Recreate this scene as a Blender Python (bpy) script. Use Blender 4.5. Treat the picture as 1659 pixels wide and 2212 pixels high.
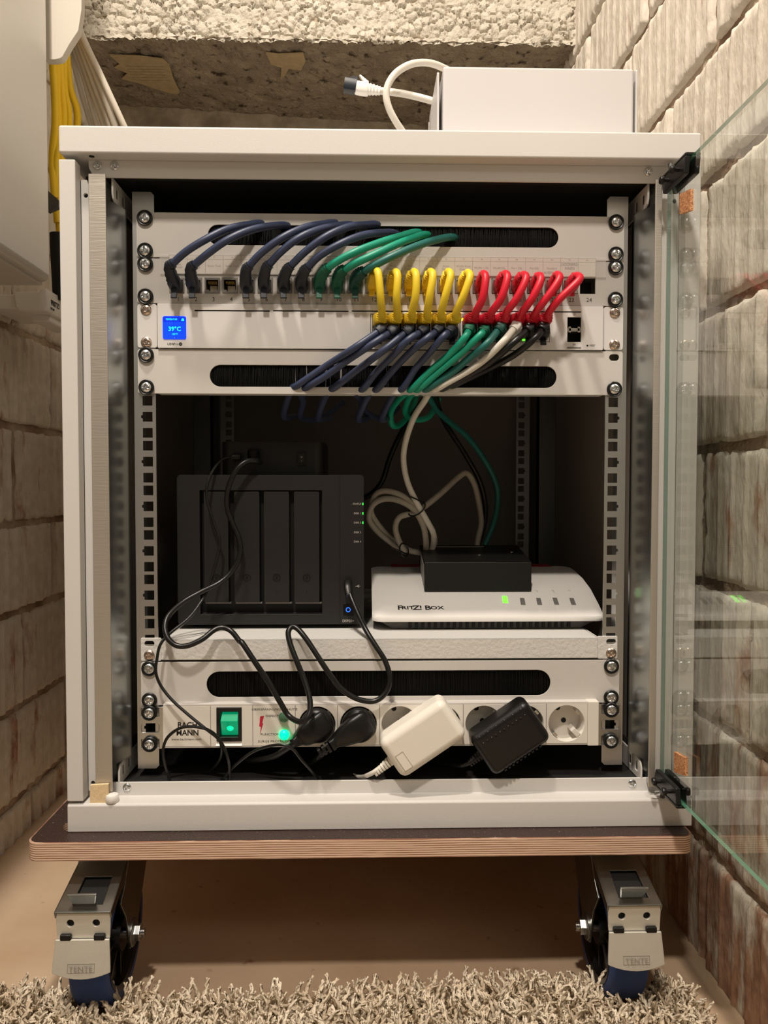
import bpy, bmesh, math, random
import numpy as np
from mathutils import Vector, Matrix

# ------------------------------------------------------------------ camera (mm, origin on the floor under the cabinet front)
S = 0.001
FPX = 1661.0
CAM = np.array([-16.97, -727.83, 502.51])
_p, _y, _r = .0338, .0246, .0007
FW = np.array([math.sin(_y)*math.cos(_p), math.cos(_y)*math.cos(_p), -math.sin(_p)])
RT = np.array([math.cos(_y), -math.sin(_y), 0.0]); UP = np.cross(RT, FW)
_c, _s = math.cos(_r), math.sin(_r)
RT, UP = _c*RT + _s*UP, -_s*RT + _c*UP
scene = bpy.context.scene
COL = scene.collection
for o in list(bpy.data.objects): bpy.data.objects.remove(o)
cd = bpy.data.cameras.new('camera'); cam = bpy.data.objects.new('camera', cd); COL.objects.link(cam)
cd.sensor_fit = 'VERTICAL'; cd.sensor_height = 36.0; cd.sensor_width = 27.0; cd.lens = FPX/2212*36.0
cd.clip_start = 0.02; cd.clip_end = 50
m = Matrix.Identity(4)
for i in range(3):
    m[i][0], m[i][1], m[i][2], m[i][3] = RT[i], UP[i], -FW[i], CAM[i]*S
cam.matrix_world = m
scene.camera = cam

# ------------------------------------------------------------------ light
w = bpy.data.worlds.new('room'); scene.world = w; w.use_nodes = True
bg = w.node_tree.nodes['Background']; bg.inputs[0].default_value = (1.0, .90, .78, 1); bg.inputs[1].default_value = 0.11
def area_lamp(name, loc, target, size, power, col=(1.0, .885, .765)):
    l = bpy.data.lights.new(name, 'AREA'); l.shape = 'DISK'; l.size = size; l.energy = power; l.color = col
    o = bpy.data.objects.new(name, l); COL.objects.link(o); o.location = loc
    o.rotation_euler = (Vector(target) - Vector(loc)).to_track_quat('-Z', 'Y').to_euler()
    return o
area_lamp('ceiling_lamp', (-.28, -.44, 2.25), (0, .05, .4), .12, 24)
area_lamp('ceiling_lamp', (-.22, -1.25, 2.30), (0, .1, .4), .13, 30)
area_lamp('room_lamp', (.62, -1.70, 1.75), (0, .1, .4), .30, 2.4)
scene.view_settings.view_transform = 'Standard'; scene.view_settings.look = 'None'
scene.view_settings.exposure = 0.0; scene.view_settings.gamma = 1.0; scene.view_settings.use_curve_mapping = False

# ------------------------------------------------------------------ pixel helpers (photo pixel -> ray; distance from the plane it lies on)
def ray(x, y): return FW + RT*(x-829.5)/FPX - UP*(y-1106)/FPX
def onY(x, y, Y):
    d = ray(x, y); return CAM + d*(Y-CAM[1])/d[1]
def onX(x, y, X):
    d = ray(x, y); return CAM + d*(X-CAM[0])/d[0]
def onZ(x, y, Z):
    d = ray(x, y); return CAM + d*(Z-CAM[2])/d[2]
def zoompts(off, k, pts):           # points read off an enlarged crop: (x, y, depth)
    return [onY(off[0]+p[0]/k, off[1]+p[1]/k, p[2]) for p in pts]

# ------------------------------------------------------------------ materials
def lin(c):
    return tuple((v/12.92 if v <= .04045 else ((v+.055)/1.055)**2.4) for v in [q/255 for q in c])
MATS = {}
def mat(name, rgb, rough=.5, metal=0.0, bump=0.0, bscale=200., emit=None, estr=0., var=0., vscale=30., spec=.5, coat=0., trans=0., ior=1.45, alpha=1.):
    """rgb in sRGB 0..255"""
    if name in MATS: return MATS[name]
    M = bpy.data.materials.new(name); M.use_nodes = True; MATS[name] = M
    nt = M.node_tree; b = nt.nodes['Principled BSDF']
    c = lin(rgb)
    b.inputs['Base Color'].default_value = (*c, 1); b.inputs['Roughness'].default_value = rough
    b.inputs['Metallic'].default_value = metal; b.inputs['Specular IOR Level'].default_value = spec
    b.inputs['IOR'].default_value = ior; b.inputs['Transmission Weight'].default_value = trans; b.inputs['Alpha'].default_value = alpha
    b.inputs['Coat Weight'].default_value = coat
    if emit: b.inputs['Emission Color'].default_value = (*lin(emit), 1); b.inputs['Emission Strength'].default_value = estr
    if bump or var:
        tc = nt.nodes.new('ShaderNodeTexCoord')
    if bump:
        n = nt.nodes.new('ShaderNodeTexNoise'); n.inputs['Scale'].default_value = bscale; n.inputs['Detail'].default_value = 3
        nt.links.new(tc.outputs['Object'], n.inputs['Vector'])
        bp = nt.nodes.new('ShaderNodeBump'); bp.inputs['Strength'].default_value = bump; bp.inputs['Distance'].default_value = .002
        nt.links.new(n.outputs['Fac'], bp.inputs['Height']); nt.links.new(bp.outputs['Normal'], b.inputs['Normal'])
    if var:
        n = nt.nodes.new('ShaderNodeTexNoise'); n.inputs['Scale'].default_value = vscale; n.inputs['Detail'].default_value = 5
        nt.links.new(tc.outputs['Object'], n.inputs['Vector'])
        mx = nt.nodes.new('ShaderNodeMix'); mx.data_type = 'RGBA'
        mx.inputs[6].default_value = (*[v*(1-var) for v in c], 1); mx.inputs[7].default_value = (*[min(1, v*(1+var)) for v in c], 1)
        nt.links.new(n.outputs['Fac'], mx.inputs[0]); nt.links.new(mx.outputs[2], b.inputs['Base Color'])
    return M
def nodes_of(M): return M.node_tree, M.node_tree.nodes, M.node_tree.links, M.node_tree.nodes['Principled BSDF']

paint   = mat('cabinet_paint', (214, 212, 208), .42, bump=.05, bscale=900)
paint2  = mat('panel_paint', (205, 202, 197), .45, bump=.05, bscale=900)
paint3  = mat('patch_panel_paint', (190, 187, 182), .45, bump=.05, bscale=900)
shelfp  = mat('shelf_paint', (212, 211, 207), .45, bump=.35, bscale=260)
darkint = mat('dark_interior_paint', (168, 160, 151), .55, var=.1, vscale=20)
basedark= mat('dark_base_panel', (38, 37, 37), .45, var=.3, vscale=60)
galv    = mat('galvanised_steel', (186, 190, 190), .26, 1.0, bump=.02, bscale=300, var=.05, vscale=25)
galvr   = mat('rail_steel', (200, 200, 198), .38, 1.0, var=.06, vscale=40)
zinc    = mat('zinc_screw', (215, 217, 218), .22, 1.0)
brass   = mat('nickel_screw', (205, 190, 178), .25, 1.0)
chrome  = mat('caster_steel', (150, 152, 149), .30, 1.0, bump=.02, bscale=150, var=.06, vscale=40)
pedalm  = mat('pedal_steel', (222, 220, 210), .45, .55, bump=.06, bscale=200, var=.06, vscale=60)
blackp  = mat('black_plastic', (16, 16, 16), .38)
blackm  = mat('matte_black', (12, 12, 12), .7)
nasm    = mat('nas_plastic', (30, 29, 28), .5, bump=.08, bscale=1500)
nasd    = mat('nas_dark', (9, 9, 9), .5)
blackmetal = mat('black_metal', (24, 24, 24), .4, bump=.03, bscale=900)
whitep  = mat('white_plastic', (236, 234, 230), .35)
creamp  = mat('cream_plastic', (238, 233, 222), .38)
boxwhite= mat('white_box_paint', (208, 206, 206), .4)
swwhite = mat('switch_paint', (224, 222, 220), .38, .15)
greyp   = mat('grey_plastic', (120, 118, 114), .5)
dgrey   = mat('dark_grey_plastic', (78, 76, 72), .55)
navy    = mat('navy_jacket', (50, 60, 88), .42)
navyb   = mat('navy_boot', (30, 36, 48), .5)
greenj  = mat('green_jacket', (22, 150, 122), .42)
greenb  = mat('green_boot', (14, 92, 70), .5)
tealj   = mat('teal_jacket', (32, 104, 98), .42)
tealb   = mat('teal_boot', (18, 74, 66), .5)
yellowj = mat('yellow_jacket', (232, 204, 50), .42)
yellowb = mat('yellow_boot', (238, 204, 52), .45)
redj    = mat('red_jacket', (212, 28, 52), .40)
redb    = mat('red_boot', (190, 22, 44), .45)
whitej  = mat('white_jacket', (222, 218, 208), .42)
greyj   = mat('grey_jacket', (168, 160, 146), .45)
beigej  = mat('beige_jacket', (206, 198, 184), .5)
yinst   = mat('yellow_installation_jacket', (236, 196, 28), .5)
blackj  = mat('black_jacket', (20, 20, 20), .33)
dgreenj = mat('dark_green_jacket', (18, 82, 68), .45)
inkm    = mat('black_print', (26, 24, 24), .6)
inkgrey = mat('grey_print', (98, 92, 90), .6)
whiteink= mat('white_print', (205, 200, 196), .6)
redink  = mat('red_print', (196, 34, 62), .6)
labelm  = mat('paper_label', (226, 220, 212), .55)
clearp  = mat('clear_strip', (230, 226, 220), .2, alpha=.25)
metalport = mat('port_shield', (196, 190, 182), .3, 1.0)
portdark= mat('port_cavity', (14, 13, 12), .6)
gold    = mat('contact_gold', (196, 160, 80), .3, 1.0)
screenb = mat('lit_screen', (10, 60, 230), .3, emit=(8, 62, 246), estr=.95)
screend = mat('lit_screen_header', (10, 40, 190), .3, emit=(6, 40, 200), estr=.9)
screeng = mat('screen_digits', (20, 240, 230), .3, emit=(40, 245, 240), estr=1.1)
ledg    = mat('led_green', (60, 240, 60), .3, emit=(90, 250, 40), estr=3.0)
ledy    = mat('led_amber', (240, 220, 20), .3, emit=(240, 225, 20), estr=2.0)
ledn    = mat('led_small_green', (60, 220, 90), .3, emit=(60, 220, 80), estr=.8)
ledb    = mat('led_blue', (30, 80, 250), .3, emit=(40, 110, 255), estr=2.0)
lampg   = mat('lamp_green', (0, 230, 170), .25, emit=(0, 205, 110), estr=3.6)
lampd   = mat('lamp_dark_green', (90, 140, 112), .2)
rocker  = mat('rocker_green', (0, 140, 100), .2, emit=(0, 170, 115), estr=.55)
rockerl = mat('rocker_glow', (0, 230, 150), .2, emit=(0, 245, 160), estr=1.3)
brist   = mat('bristle', (6, 6, 6), .6, spec=.2)
brists  = mat('bristle_glint', (150, 148, 144), .35)  # pale grey copy of the bristle, its glint put into the colour
rubber  = mat('blue_rubber', (52, 78, 140), .6, bump=.1, bscale=80, var=.2, vscale=30)
rim     = mat('black_rim', (20, 20, 20), .35)
redpl   = mat('red_plastic', (170, 24, 24), .4)
sockp   = mat('socket_plastic', (226, 221, 212), .35)
paperm  = mat('old_newsprint', (178, 158, 122), .8, var=.25, vscale=80)
wallbx  = mat('wall_box_paint', (214, 211, 204), .25, bump=.04, bscale=500)

# cork
def cork():
    M = mat('cork', (190, 120, 72), .85); nt, N, L, b = nodes_of(M)
    tc = N.new('ShaderNodeTexCoord'); v = N.new('ShaderNodeTexNoise'); v.inputs['Scale'].default_value = 900; v.inputs['Detail'].default_value = 4
    r = N.new('ShaderNodeValToRGB'); r.color_ramp.elements[0].position = .35; r.color_ramp.elements[0].color = (*lin((140, 74, 34)), 1)
    r.color_ramp.elements[1].position = .65; r.color_ramp.elements[1].color = (*lin((222, 168, 118)), 1)
    L.new(tc.outputs['Object'], v.inputs['Vector']); L.new(v.outputs['Fac'], r.inputs[0]); L.new(r.outputs[0], b.inputs['Base Color']); return M
corkm = cork()
corkl = mat('pale_cork', (232, 206, 164), .8, var=.25, vscale=600)
# brushed galvanised edge strip
def brushed():
    M = mat('brushed_steel_strip', (196, 190, 180), .45, .75); nt, N, L, b = nodes_of(M)
    tc = N.new('ShaderNodeTexCoord'); mp = N.new('ShaderNodeMapping'); mp.inputs['Scale'].default_value = (60, 60, 900)
    v = N.new('ShaderNodeTexNoise'); v.inputs['Scale'].default_value = 1.0; v.inputs['Detail'].default_value = 3
    bp = N.new('ShaderNodeBump'); bp.inputs['Strength'].default_value = .18; bp.inputs['Distance'].default_value = .001
    L.new(tc.outputs['Object'], mp.inputs[0]); L.new(mp.outputs[0], v.inputs['Vector']); L.new(v.outputs['Fac'], bp.inputs['Height']); L.new(bp.outputs[0], b.inputs['Normal']); return M
brushedm = brushed()
# plywood edge: thin plies along Z
def ply():
    M = mat('plywood_edge', (196, 150, 116), .6); nt, N, L, b = nodes_of(M)
    tc = N.new('ShaderNodeTexCoord'); sx = N.new('ShaderNodeSeparateXYZ'); L.new(tc.outputs['Object'], sx.inputs[0])
    n = N.new('ShaderNodeTexNoise'); n.inputs['Scale'].default_value = 6; n.inputs['Detail'].default_value = 4; L.new(tc.outputs['Object'], n.inputs['Vector'])
    a = N.new('ShaderNodeMath'); a.operation = 'MULTIPLY_ADD'; a.inputs[1].default_value = .0016; L.new(n.outputs['Fac'], a.inputs[0]); L.new(sx.outputs[2], a.inputs[2])
    m2 = N.new('ShaderNodeMath'); m2.operation = 'MULTIPLY'; m2.inputs[1].default_value = 2*math.pi/.0021; L.new(a.outputs[0], m2.inputs[0])
    sn = N.new('ShaderNodeMath'); sn.operation = 'SINE'; L.new(m2.outputs[0], sn.inputs[0])
    n2 = N.new('ShaderNodeTexNoise'); n2.inputs['Scale'].default_value = 1.; n2.inputs['Detail'].default_value = 4
    mp = N.new('ShaderNodeMapping'); mp.inputs['Scale'].default_value = (40, 40, 1500); L.new(tc.outputs['Object'], mp.inputs[0]); L.new(mp.outputs[0], n2.inputs['Vector'])
    ad = N.new('ShaderNodeMath'); ad.operation = 'MULTIPLY_ADD'; ad.inputs[1].default_value = .5; ad.inputs[2].default_value = 0.0; L.new(sn.outputs[0], ad.inputs[0])
    ad2 = N.new('ShaderNodeMath'); ad2.operation = 'ADD'; L.new(ad.outputs[0], ad2.inputs[0]); L.new(n2.outputs['Fac'], ad2.inputs[1])
    r = N.new('ShaderNodeValToRGB'); e = r.color_ramp.elements; e[0].position = .1; e[0].color = (*lin((138, 96, 78)), 1); e[1].position = .40; e[1].color = (*lin((230, 198, 172)), 1)
    L.new(ad2.outputs[0], r.inputs[0]); L.new(r.outputs[0], b.inputs['Base Color']); return M
plym = ply()
def film():
    M = mat('dark_film_face', (58, 44, 40), .35); nt, N, L, b = nodes_of(M)
    tc = N.new('ShaderNodeTexCoord'); n = N.new('ShaderNodeTexNoise'); n.inputs['Scale'].default_value = 700; n.inputs['Detail'].default_value = 2
    r = N.new('ShaderNodeValToRGB'); e = r.color_ramp.elements; e[0].position = .70; e[0].color = (*lin((58, 44, 40)), 1); e[1].position = .78; e[1].color = (*lin((170, 160, 150)), 1)
    L.new(tc.outputs['Object'], n.inputs['Vector']); L.new(n.outputs['Fac'], r.inputs[0]); L.new(r.outputs[0], b.inputs['Base Color'])
    v = N.new('ShaderNodeTexVoronoi'); v.inputs['Scale'].default_value = 600; L.new(tc.outputs['Object'], v.inputs['Vector'])
    bp = N.new('ShaderNodeBump'); bp.inputs['Strength'].default_value = .5; bp.inputs['Distance'].default_value = .001; L.new(v.outputs['Distance'], bp.inputs['Height']); L.new(bp.outputs[0], b.inputs['Normal']); return M
filmm = film()
def mixmat(name, cols, scale, lo=.4, hi=.6, rough=.85, bscale=120, bstr=.4, detail=6, second=None, dist=.004, dist2=0.0):
    """two-tone worn surface; second = (colour, scale, lo, hi) adds a third tone"""
    M = mat(name, cols[0], rough); nt, N, L, b = nodes_of(M)
    g = N.new('ShaderNodeNewGeometry')
    n = N.new('ShaderNodeTexNoise'); n.inputs['Scale'].default_value = scale; n.inputs['Detail'].default_value = detail; n.inputs['Distortion'].default_value = dist2
    L.new(g.outputs['Position'], n.inputs['Vector'])
    r = N.new('ShaderNodeValToRGB'); e = r.color_ramp.elements; e[0].position = lo; e[0].color = (*lin(cols[0]), 1); e[1].position = hi; e[1].color = (*lin(cols[1]), 1)
    L.new(n.outputs['Fac'], r.inputs[0]); out = r.outputs[0]
    if second:
        n3 = N.new('ShaderNodeTexNoise'); n3.inputs['Scale'].default_value = second[1]; n3.inputs['Detail'].default_value = 7; L.new(g.outputs['Position'], n3.inputs['Vector'])
        mr = N.new('ShaderNodeMapRange'); mr.inputs[1].default_value = second[2]; mr.inputs[2].default_value = second[3]; L.new(n3.outputs['Fac'], mr.inputs[0])
        mx = N.new('ShaderNodeMix'); mx.data_type = 'RGBA'; L.new(mr.outputs[0], mx.inputs[0]); L.new(out, mx.inputs[6]); mx.inputs[7].default_value = (*lin(second[0]), 1); out = mx.outputs[2]
    L.new(out, b.inputs['Base Color'])
    n2 = N.new('ShaderNodeTexNoise'); n2.inputs['Scale'].default_value = bscale; n2.inputs['Detail'].default_value = 5; L.new(g.outputs['Position'], n2.inputs['Vector'])
    bp = N.new('ShaderNodeBump'); bp.inputs['Strength'].default_value = bstr; bp.inputs['Distance'].default_value = dist; L.new(n2.outputs['Fac'], bp.inputs['Height']); L.new(bp.outputs[0], b.inputs['Normal'])
    return M
def brickmat(name='whitewashed_brick', foot=.13, top=-.10):
    """whitewashed brick; the wash is worn off more and more towards the foot of the wall, down to bare terracotta"""
    M = mat(name, (226, 212, 190), .85); nt, N, L, b = nodes_of(M)
    g = N.new('ShaderNodeNewGeometry'); sx = N.new('ShaderNodeSeparateXYZ'); L.new(g.outputs['Position'], sx.inputs[0])
    mp = N.new('ShaderNodeMapping'); mp.inputs['Scale'].default_value = (1, 1, .35); L.new(g.outputs['Position'], mp.inputs[0])
    n = N.new('ShaderNodeTexNoise'); n.inputs['Scale'].default_value = 26; n.inputs['Detail'].default_value = 8; n.inputs['Roughness'].default_value = .62; L.new(mp.outputs[0], n.inputs['Vector'])
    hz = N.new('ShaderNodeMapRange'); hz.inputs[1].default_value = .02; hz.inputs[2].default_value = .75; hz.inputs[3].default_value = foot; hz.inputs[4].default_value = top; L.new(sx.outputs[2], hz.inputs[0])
    ad = N.new('ShaderNodeMath'); ad.operation = 'ADD'; L.new(n.outputs['Fac'], ad.inputs[0]); L.new(hz.outputs[0], ad.inputs[1])
    mr = N.new('ShaderNodeMapRange'); mr.inputs[1].default_value = .555; mr.inputs[2].default_value = .66; L.new(ad.outputs[0], mr.inputs[0])
    n2 = N.new('ShaderNodeTexNoise'); n2.inputs['Scale'].default_value = 60; n2.inputs['Detail'].default_value = 6; L.new(g.outputs['Position'], n2.inputs['Vector'])
    r = N.new('ShaderNodeValToRGB'); e = r.color_ramp.elements; e[0].position = .35; e[0].color = (*lin((150, 112, 90)), 1); e[1].position = .7; e[1].color = (*lin((190, 150, 124)), 1); L.new(n2.outputs['Fac'], r.inputs[0])
    r2 = N.new('ShaderNodeValToRGB'); e = r2.color_ramp.elements; e[0].position = .3; e[0].color = (*lin((204, 194, 179)), 1); e[1].position = .7; e[1].color = (*lin((224, 216, 203)), 1); L.new(n2.outputs['Fac'], r2.inputs[0])
    mx = N.new('ShaderNodeMix'); mx.data_type = 'RGBA'; L.new(mr.outputs[0], mx.inputs[0]); L.new(r2.outputs[0], mx.inputs[6]); L.new(r.outputs[0], mx.inputs[7])
    L.new(mx.outputs[2], b.inputs['Base Color'])
    n3 = N.new('ShaderNodeTexNoise'); n3.inputs['Scale'].default_value = 220; n3.inputs['Detail'].default_value = 6; L.new(mp.outputs[0], n3.inputs['Vector'])
    bp = N.new('ShaderNodeBump'); bp.inputs['Strength'].default_value = .45; bp.inputs['Distance'].default_value = .004; L.new(n3.outputs['Fac'], bp.inputs['Height']); L.new(bp.outputs[0], b.inputs['Normal'])
    return M
brickm  = brickmat()
brickl  = brickmat('whitewashed_brick_less_worn', .01, -.06)  # left wall: keeps more of its whitewash
mortarm = mixmat('old_mortar', [(140, 114, 94), (194, 176, 154)], 14, .38, .60, bscale=180, bstr=.8, dist=.006)
floorm  = mixmat('screed_floor', [(186, 158, 130), (204, 180, 152)], 7, .3, .7, bscale=90, bstr=.25, second=((150, 122, 98), 60, .66, .76), dist=.002)
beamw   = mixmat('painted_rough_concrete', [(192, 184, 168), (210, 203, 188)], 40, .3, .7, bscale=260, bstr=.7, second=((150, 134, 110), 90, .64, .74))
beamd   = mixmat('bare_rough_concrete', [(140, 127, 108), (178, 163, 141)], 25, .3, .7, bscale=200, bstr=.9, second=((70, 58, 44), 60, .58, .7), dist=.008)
backm   = mixmat('back_wall_plaster', [(150, 138, 118), (190, 178, 156)], 22, .35, .6, bscale=120, bstr=.6)
yarn    = mixmat('cream_yarn', [(206, 186, 158), (246, 234, 212)], 55, .3, .68, bscale=900, bstr=.3, rough=.75)

# glass: mirror reflection by Fresnel over clear transmission
def glassmat():
    M = bpy.data.materials.new('door_glass'); M.use_nodes = True; nt = M.node_tree; N = nt.nodes; L = nt.links
    N.remove(N['Principled BSDF']); out = N['Material Output']
    t = N.new('ShaderNodeBsdfTransparent'); t.inputs[0].default_value = (.955, .975, .965, 1)
    gl = N.new('ShaderNodeBsdfGlossy'); gl.inputs['Roughness'].default_value = 0.0; gl.inputs[0].default_value = (1, 1, 1, 1)
    g = N.new('ShaderNodeNewGeometry'); mr = N.new('ShaderNodeMapRange'); mr.inputs[3].default_value = 1.5; mr.inputs[4].default_value = 1/1.5
    L.new(g.outputs['Backfacing'], mr.inputs[0]); fr = N.new('ShaderNodeFresnel'); L.new(mr.outputs[0], fr.inputs[0])
    mx = N.new('ShaderNodeMixShader'); L.new(fr.outputs[0], mx.inputs[0]); L.new(t.outputs[0], mx.inputs[1]); L.new(gl.outputs[0], mx.inputs[2]); L.new(mx.outputs[0], out.inputs[0]); return M
glassm = glassmat()
glassedge2 = mat('dull_glass_edge', (96, 132, 124), .2, trans=.5, ior=1.5)
glassedge = mat('green_glass_edge', (120, 200, 165), .15, trans=.5, ior=1.5)

# ------------------------------------------------------------------ mesh helpers (all in mm, world coordinates)
class B:
    def __init__(s): s.v = []; s.f = []; s.mi = []; s.cur = 0
    def add(s, vs, fs):
        o = len(s.v); s.v += [tuple(float(q) for q in v) for v in vs]; s.f += [tuple(i+o for i in f) for f in fs]; s.mi += [s.cur]*len(fs); return s
    def box(s, x0, x1, y0, y1, z0, z1):
        return s.add([(x0,y0,z0),(x1,y0,z0),(x1,y1,z0),(x0,y1,z0),(x0,y0,z1),(x1,y0,z1),(x1,y1,z1),(x0,y1,z1)],
                     [(0,3,2,1),(4,5,6,7),(0,1,5,4),(1,2,6,5),(2,3,7,6),(3,0,4,7)])
    def hexa(s, p):          # 8 points: bottom loop 4, top loop 4
        return s.add(p, [(0,3,2,1),(4,5,6,7),(0,1,5,4),(1,2,6,5),(2,3,7,6),(3,0,4,7)])
    def obox(s, c, ax, ay, az, hx, hy, hz):      # oriented box
        c, ax, ay, az = [np.array(q, float) for q in (c, ax, ay, az)]
        P = [c+ax*hx*i+ay*hy*j+az*hz*k for k in (-1, 1) for i, j in ((-1,-1),(1,-1),(1,1),(-1,1))]
        return s.hexa(P)
    def prism(s, poly, axis, a0, a1):   # poly: 2D list in the two other axes order (xyz without axis)
        def P(u, v, a): return {'x': (a, u, v), 'y': (u, a, v), 'z': (u, v, a)}[axis]
        n = len(poly); vs = [P(u, v, a0) for u, v in poly]+[P(u, v, a1) for u, v in poly]
        fs = [tuple(range(n)), tuple(range(2*n-1, n-1, -1))]+[(i, i+n, (i+1) % n+n, (i+1) % n) for i in range(n)]
        return s.add(vs, fs)
    def lathe(s, prof, c, axis=(0,-1,0), n=24, cap=True):   # prof: (radius, distance along axis)
        a = Vector(axis).normalized(); t = a.orthogonal().normalized(); u = a.cross(t); c = Vector(c)
        vs = []; 
        for r, h in prof:
            for k in range(n):
                q = 2*math.pi*k/n; vs.append(tuple(c+a*h+(t*math.cos(q)+u*math.sin(q))*r))
        fs = []
        for j in range(len(prof)-1):
            for k in range(n):
                fs.append((j*n+k, j*n+(k+1) % n, (j+1)*n+(k+1) % n, (j+1)*n+k))
        if cap:
            fs.append(tuple(range(n-1, -1, -1))); fs.append(tuple(range((len(prof)-1)*n, len(prof)*n)))
        return s.add(vs, fs)
    def cyl(s, p0, p1, r, n=16):
        p0 = Vector(p0); d = Vector(p1)-p0; return s.lathe([(r, 0), (r, d.length)], p0, d, n)
    def tube(s, pts, r, n=10, res=8, smooth=True, cap=True):
        P = spline(pts, res) if smooth else [Vector(p) for p in pts]
        N = len(P); rr = r if hasattr(r, '__len__') else [r]*N
        t0 = (P[1]-P[0]).normalized(); up = t0.orthogonal().normalized(); vs = []; 
        for i, p in enumerate(P):
            t = (P[min(i+1, N-1)]-P[max(i-1, 0)]).normalized()
            up = (up-t*up.dot(t)).normalized(); sd = t.cross(up)
            for k in range(n):
                q = 2*math.pi*k/n; vs.append(tuple(p+(up*math.cos(q)+sd*math.sin(q))*rr[i]))
        fs = [(i*n+k, i*n+(k+1) % n, (i+1)*n+(k+1) % n, (i+1)*n+k) for i in range(N-1) for k in range(n)]
        if cap: fs += [tuple(range(n-1, -1, -1)), tuple(range((N-1)*n, N*n))]
        return s.add(vs, fs)
    def sheet(s, outer, holes, axis, a0, a1):       # flat plate with holes, extruded from a0 to a1 along axis
        bm = bmesh.new(); edges = []; loops = [outer]+list(holes); 
        for lp in loops:
            vv = [bm.verts.new((u, v, 0)) for u, v in lp]
            edges += [bm.edges.new((vv[i], vv[(i+1) % len(vv)])) for i in range(len(vv))]
        bmesh.ops.triangle_fill(bm, use_beauty=True, use_dissolve=False, edges=edges)
        bm.verts.index_update(); V = [(v.co.x, v.co.y) for v in bm.verts]; F = []
        for f in bm.faces:
            idx = [v.index for v in f.verts]
            F.append(idx if f.normal.z > 0 else idx[::-1])
        bm.free()
        def P(u, v, a): return {'x': (a, u, v), 'y': (u, a, v), 'z': (u, v, a)}[axis]
        n = len(V); vs = [P(u, v, a0) for u, v in V]+[P(u, v, a1) for u, v in V]
        fs = [tuple(f) for f in F]+[tuple(i+n for i in f[::-1]) for f in F]
        o = 0
        for lp in loops:
            k = len(lp)
            fs += [(o+i, o+(i+1) % k, o+(i+1) % k+n, o+i+n) for i in range(k)]; o += k
        return s.add(vs, fs)
def spline(pts, res=8):
    P = [Vector(p) for p in pts]; 
    if len(P) < 3: return P
    P = [P[0]*2-P[1]]+P+[P[-1]*2-P[-2]]; out = []
    for i in range(1, len(P)-2):
        a, b, c, d = P[i-1:i+3]
        for k in range(res):
            t = k/res
            out.append(.5*((2*b)+(c-a)*t+(2*a-5*b+4*c-d)*t*t+(3*b-a-3*c+d)*t**3))
    out.append(P[-2]); return out
def rrect(x0, x1, z0, z1, r, n=5):
    out = []
    for cx, cz, a in ((x1-r, z0+r, -90), (x1-r, z1-r, 0), (x0+r, z1-r, 90), (x0+r, z0+r, 180)):
        for k in range(n+1):
            q = math.radians(a+90*k/n); out.append((cx+r*math.cos(q), cz+r*math.sin(q)))
    return out
def circ(cx, cz, r, n=16): return [(cx+r*math.cos(2*math.pi*k/n), cz+r*math.sin(2*math.pi*k/n)) for k in range(n)]

ORG = {}
def thing(name, label, cat, loc=(0,0,0), group=None, kind=None):
    o = bpy.data.objects.new(name, None); COL.objects.link(o); o.location = [q*S for q in loc]; o.empty_display_size = .02
    o['label'] = label; o['category'] = cat
    if group: o['group'] = group
    if kind: o['kind'] = kind
    ORG[o.name] = np.array(loc, float); return o
def tag(o, label, cat, group=None):
    o['label'] = label; o['category'] = cat
    if group: o['group'] = group
    return o
def mk(name, b, mt, parent=None, smooth=False, bevel=0, seg=2, kind=None, label=None, recalc=True, origin=None):
    """link a builder as one mesh object; vertices are given in world mm, stored relative to the thing's base"""
    if parent is not None: org = ORG[parent.name]
    else: org = np.array(origin if origin is not None else np.mean(np.array(b.v), axis=0), float)
    me = bpy.data.meshes.new(name)
    V = (np.array(b.v)-org)*S
    me.from_pydata(V.tolist(), [], b.f)
    mts = mt if isinstance(mt, (list, tuple)) else [mt]
    for q in mts: me.materials.append(q)
    if len(mts) > 1: me.polygons.foreach_set('material_index', b.mi)
    if recalc:
        bm = bmesh.new(); bm.from_mesh(me); bmesh.ops.recalc_face_normals(bm, faces=bm.faces); bm.to_mesh(me); bm.free()
    o = bpy.data.objects.new(name, me); COL.objects.link(o)
    if parent is not None: o.parent = parent
    else: o.location = org*S
    ORG[o.name] = org
    if smooth:
        me.polygons.foreach_set('use_smooth', [True]*len(me.polygons))
        try: me.set_sharp_from_angle(angle=math.radians(42))
        except Exception: pass
    if bevel:
        md = o.modifiers.new('bevel', 'BEVEL'); md.width = bevel*S; md.segments = seg; md.limit_method = 'ANGLE'; md.angle_limit = math.radians(35)
        me.polygons.foreach_set('use_smooth', [True]*len(me.polygons))
        md.harden_normals = True
    if kind: o['kind'] = kind
    if label: o['label'] = label
    return o
def inst(src, parent, at, name=None):
    """another child of `parent` sharing src's mesh, base moved to `at` (world mm); src mesh is built about its own origin"""
    o = bpy.data.objects.new(name or src.name.split('.')[0], src.data if hasattr(src, 'data') else src); COL.objects.link(o)
    o.parent = parent; o.location = (np.array(at, float)-ORG[parent.name])*S
    ORG[o.name] = np.array(at, float); return o
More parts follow.
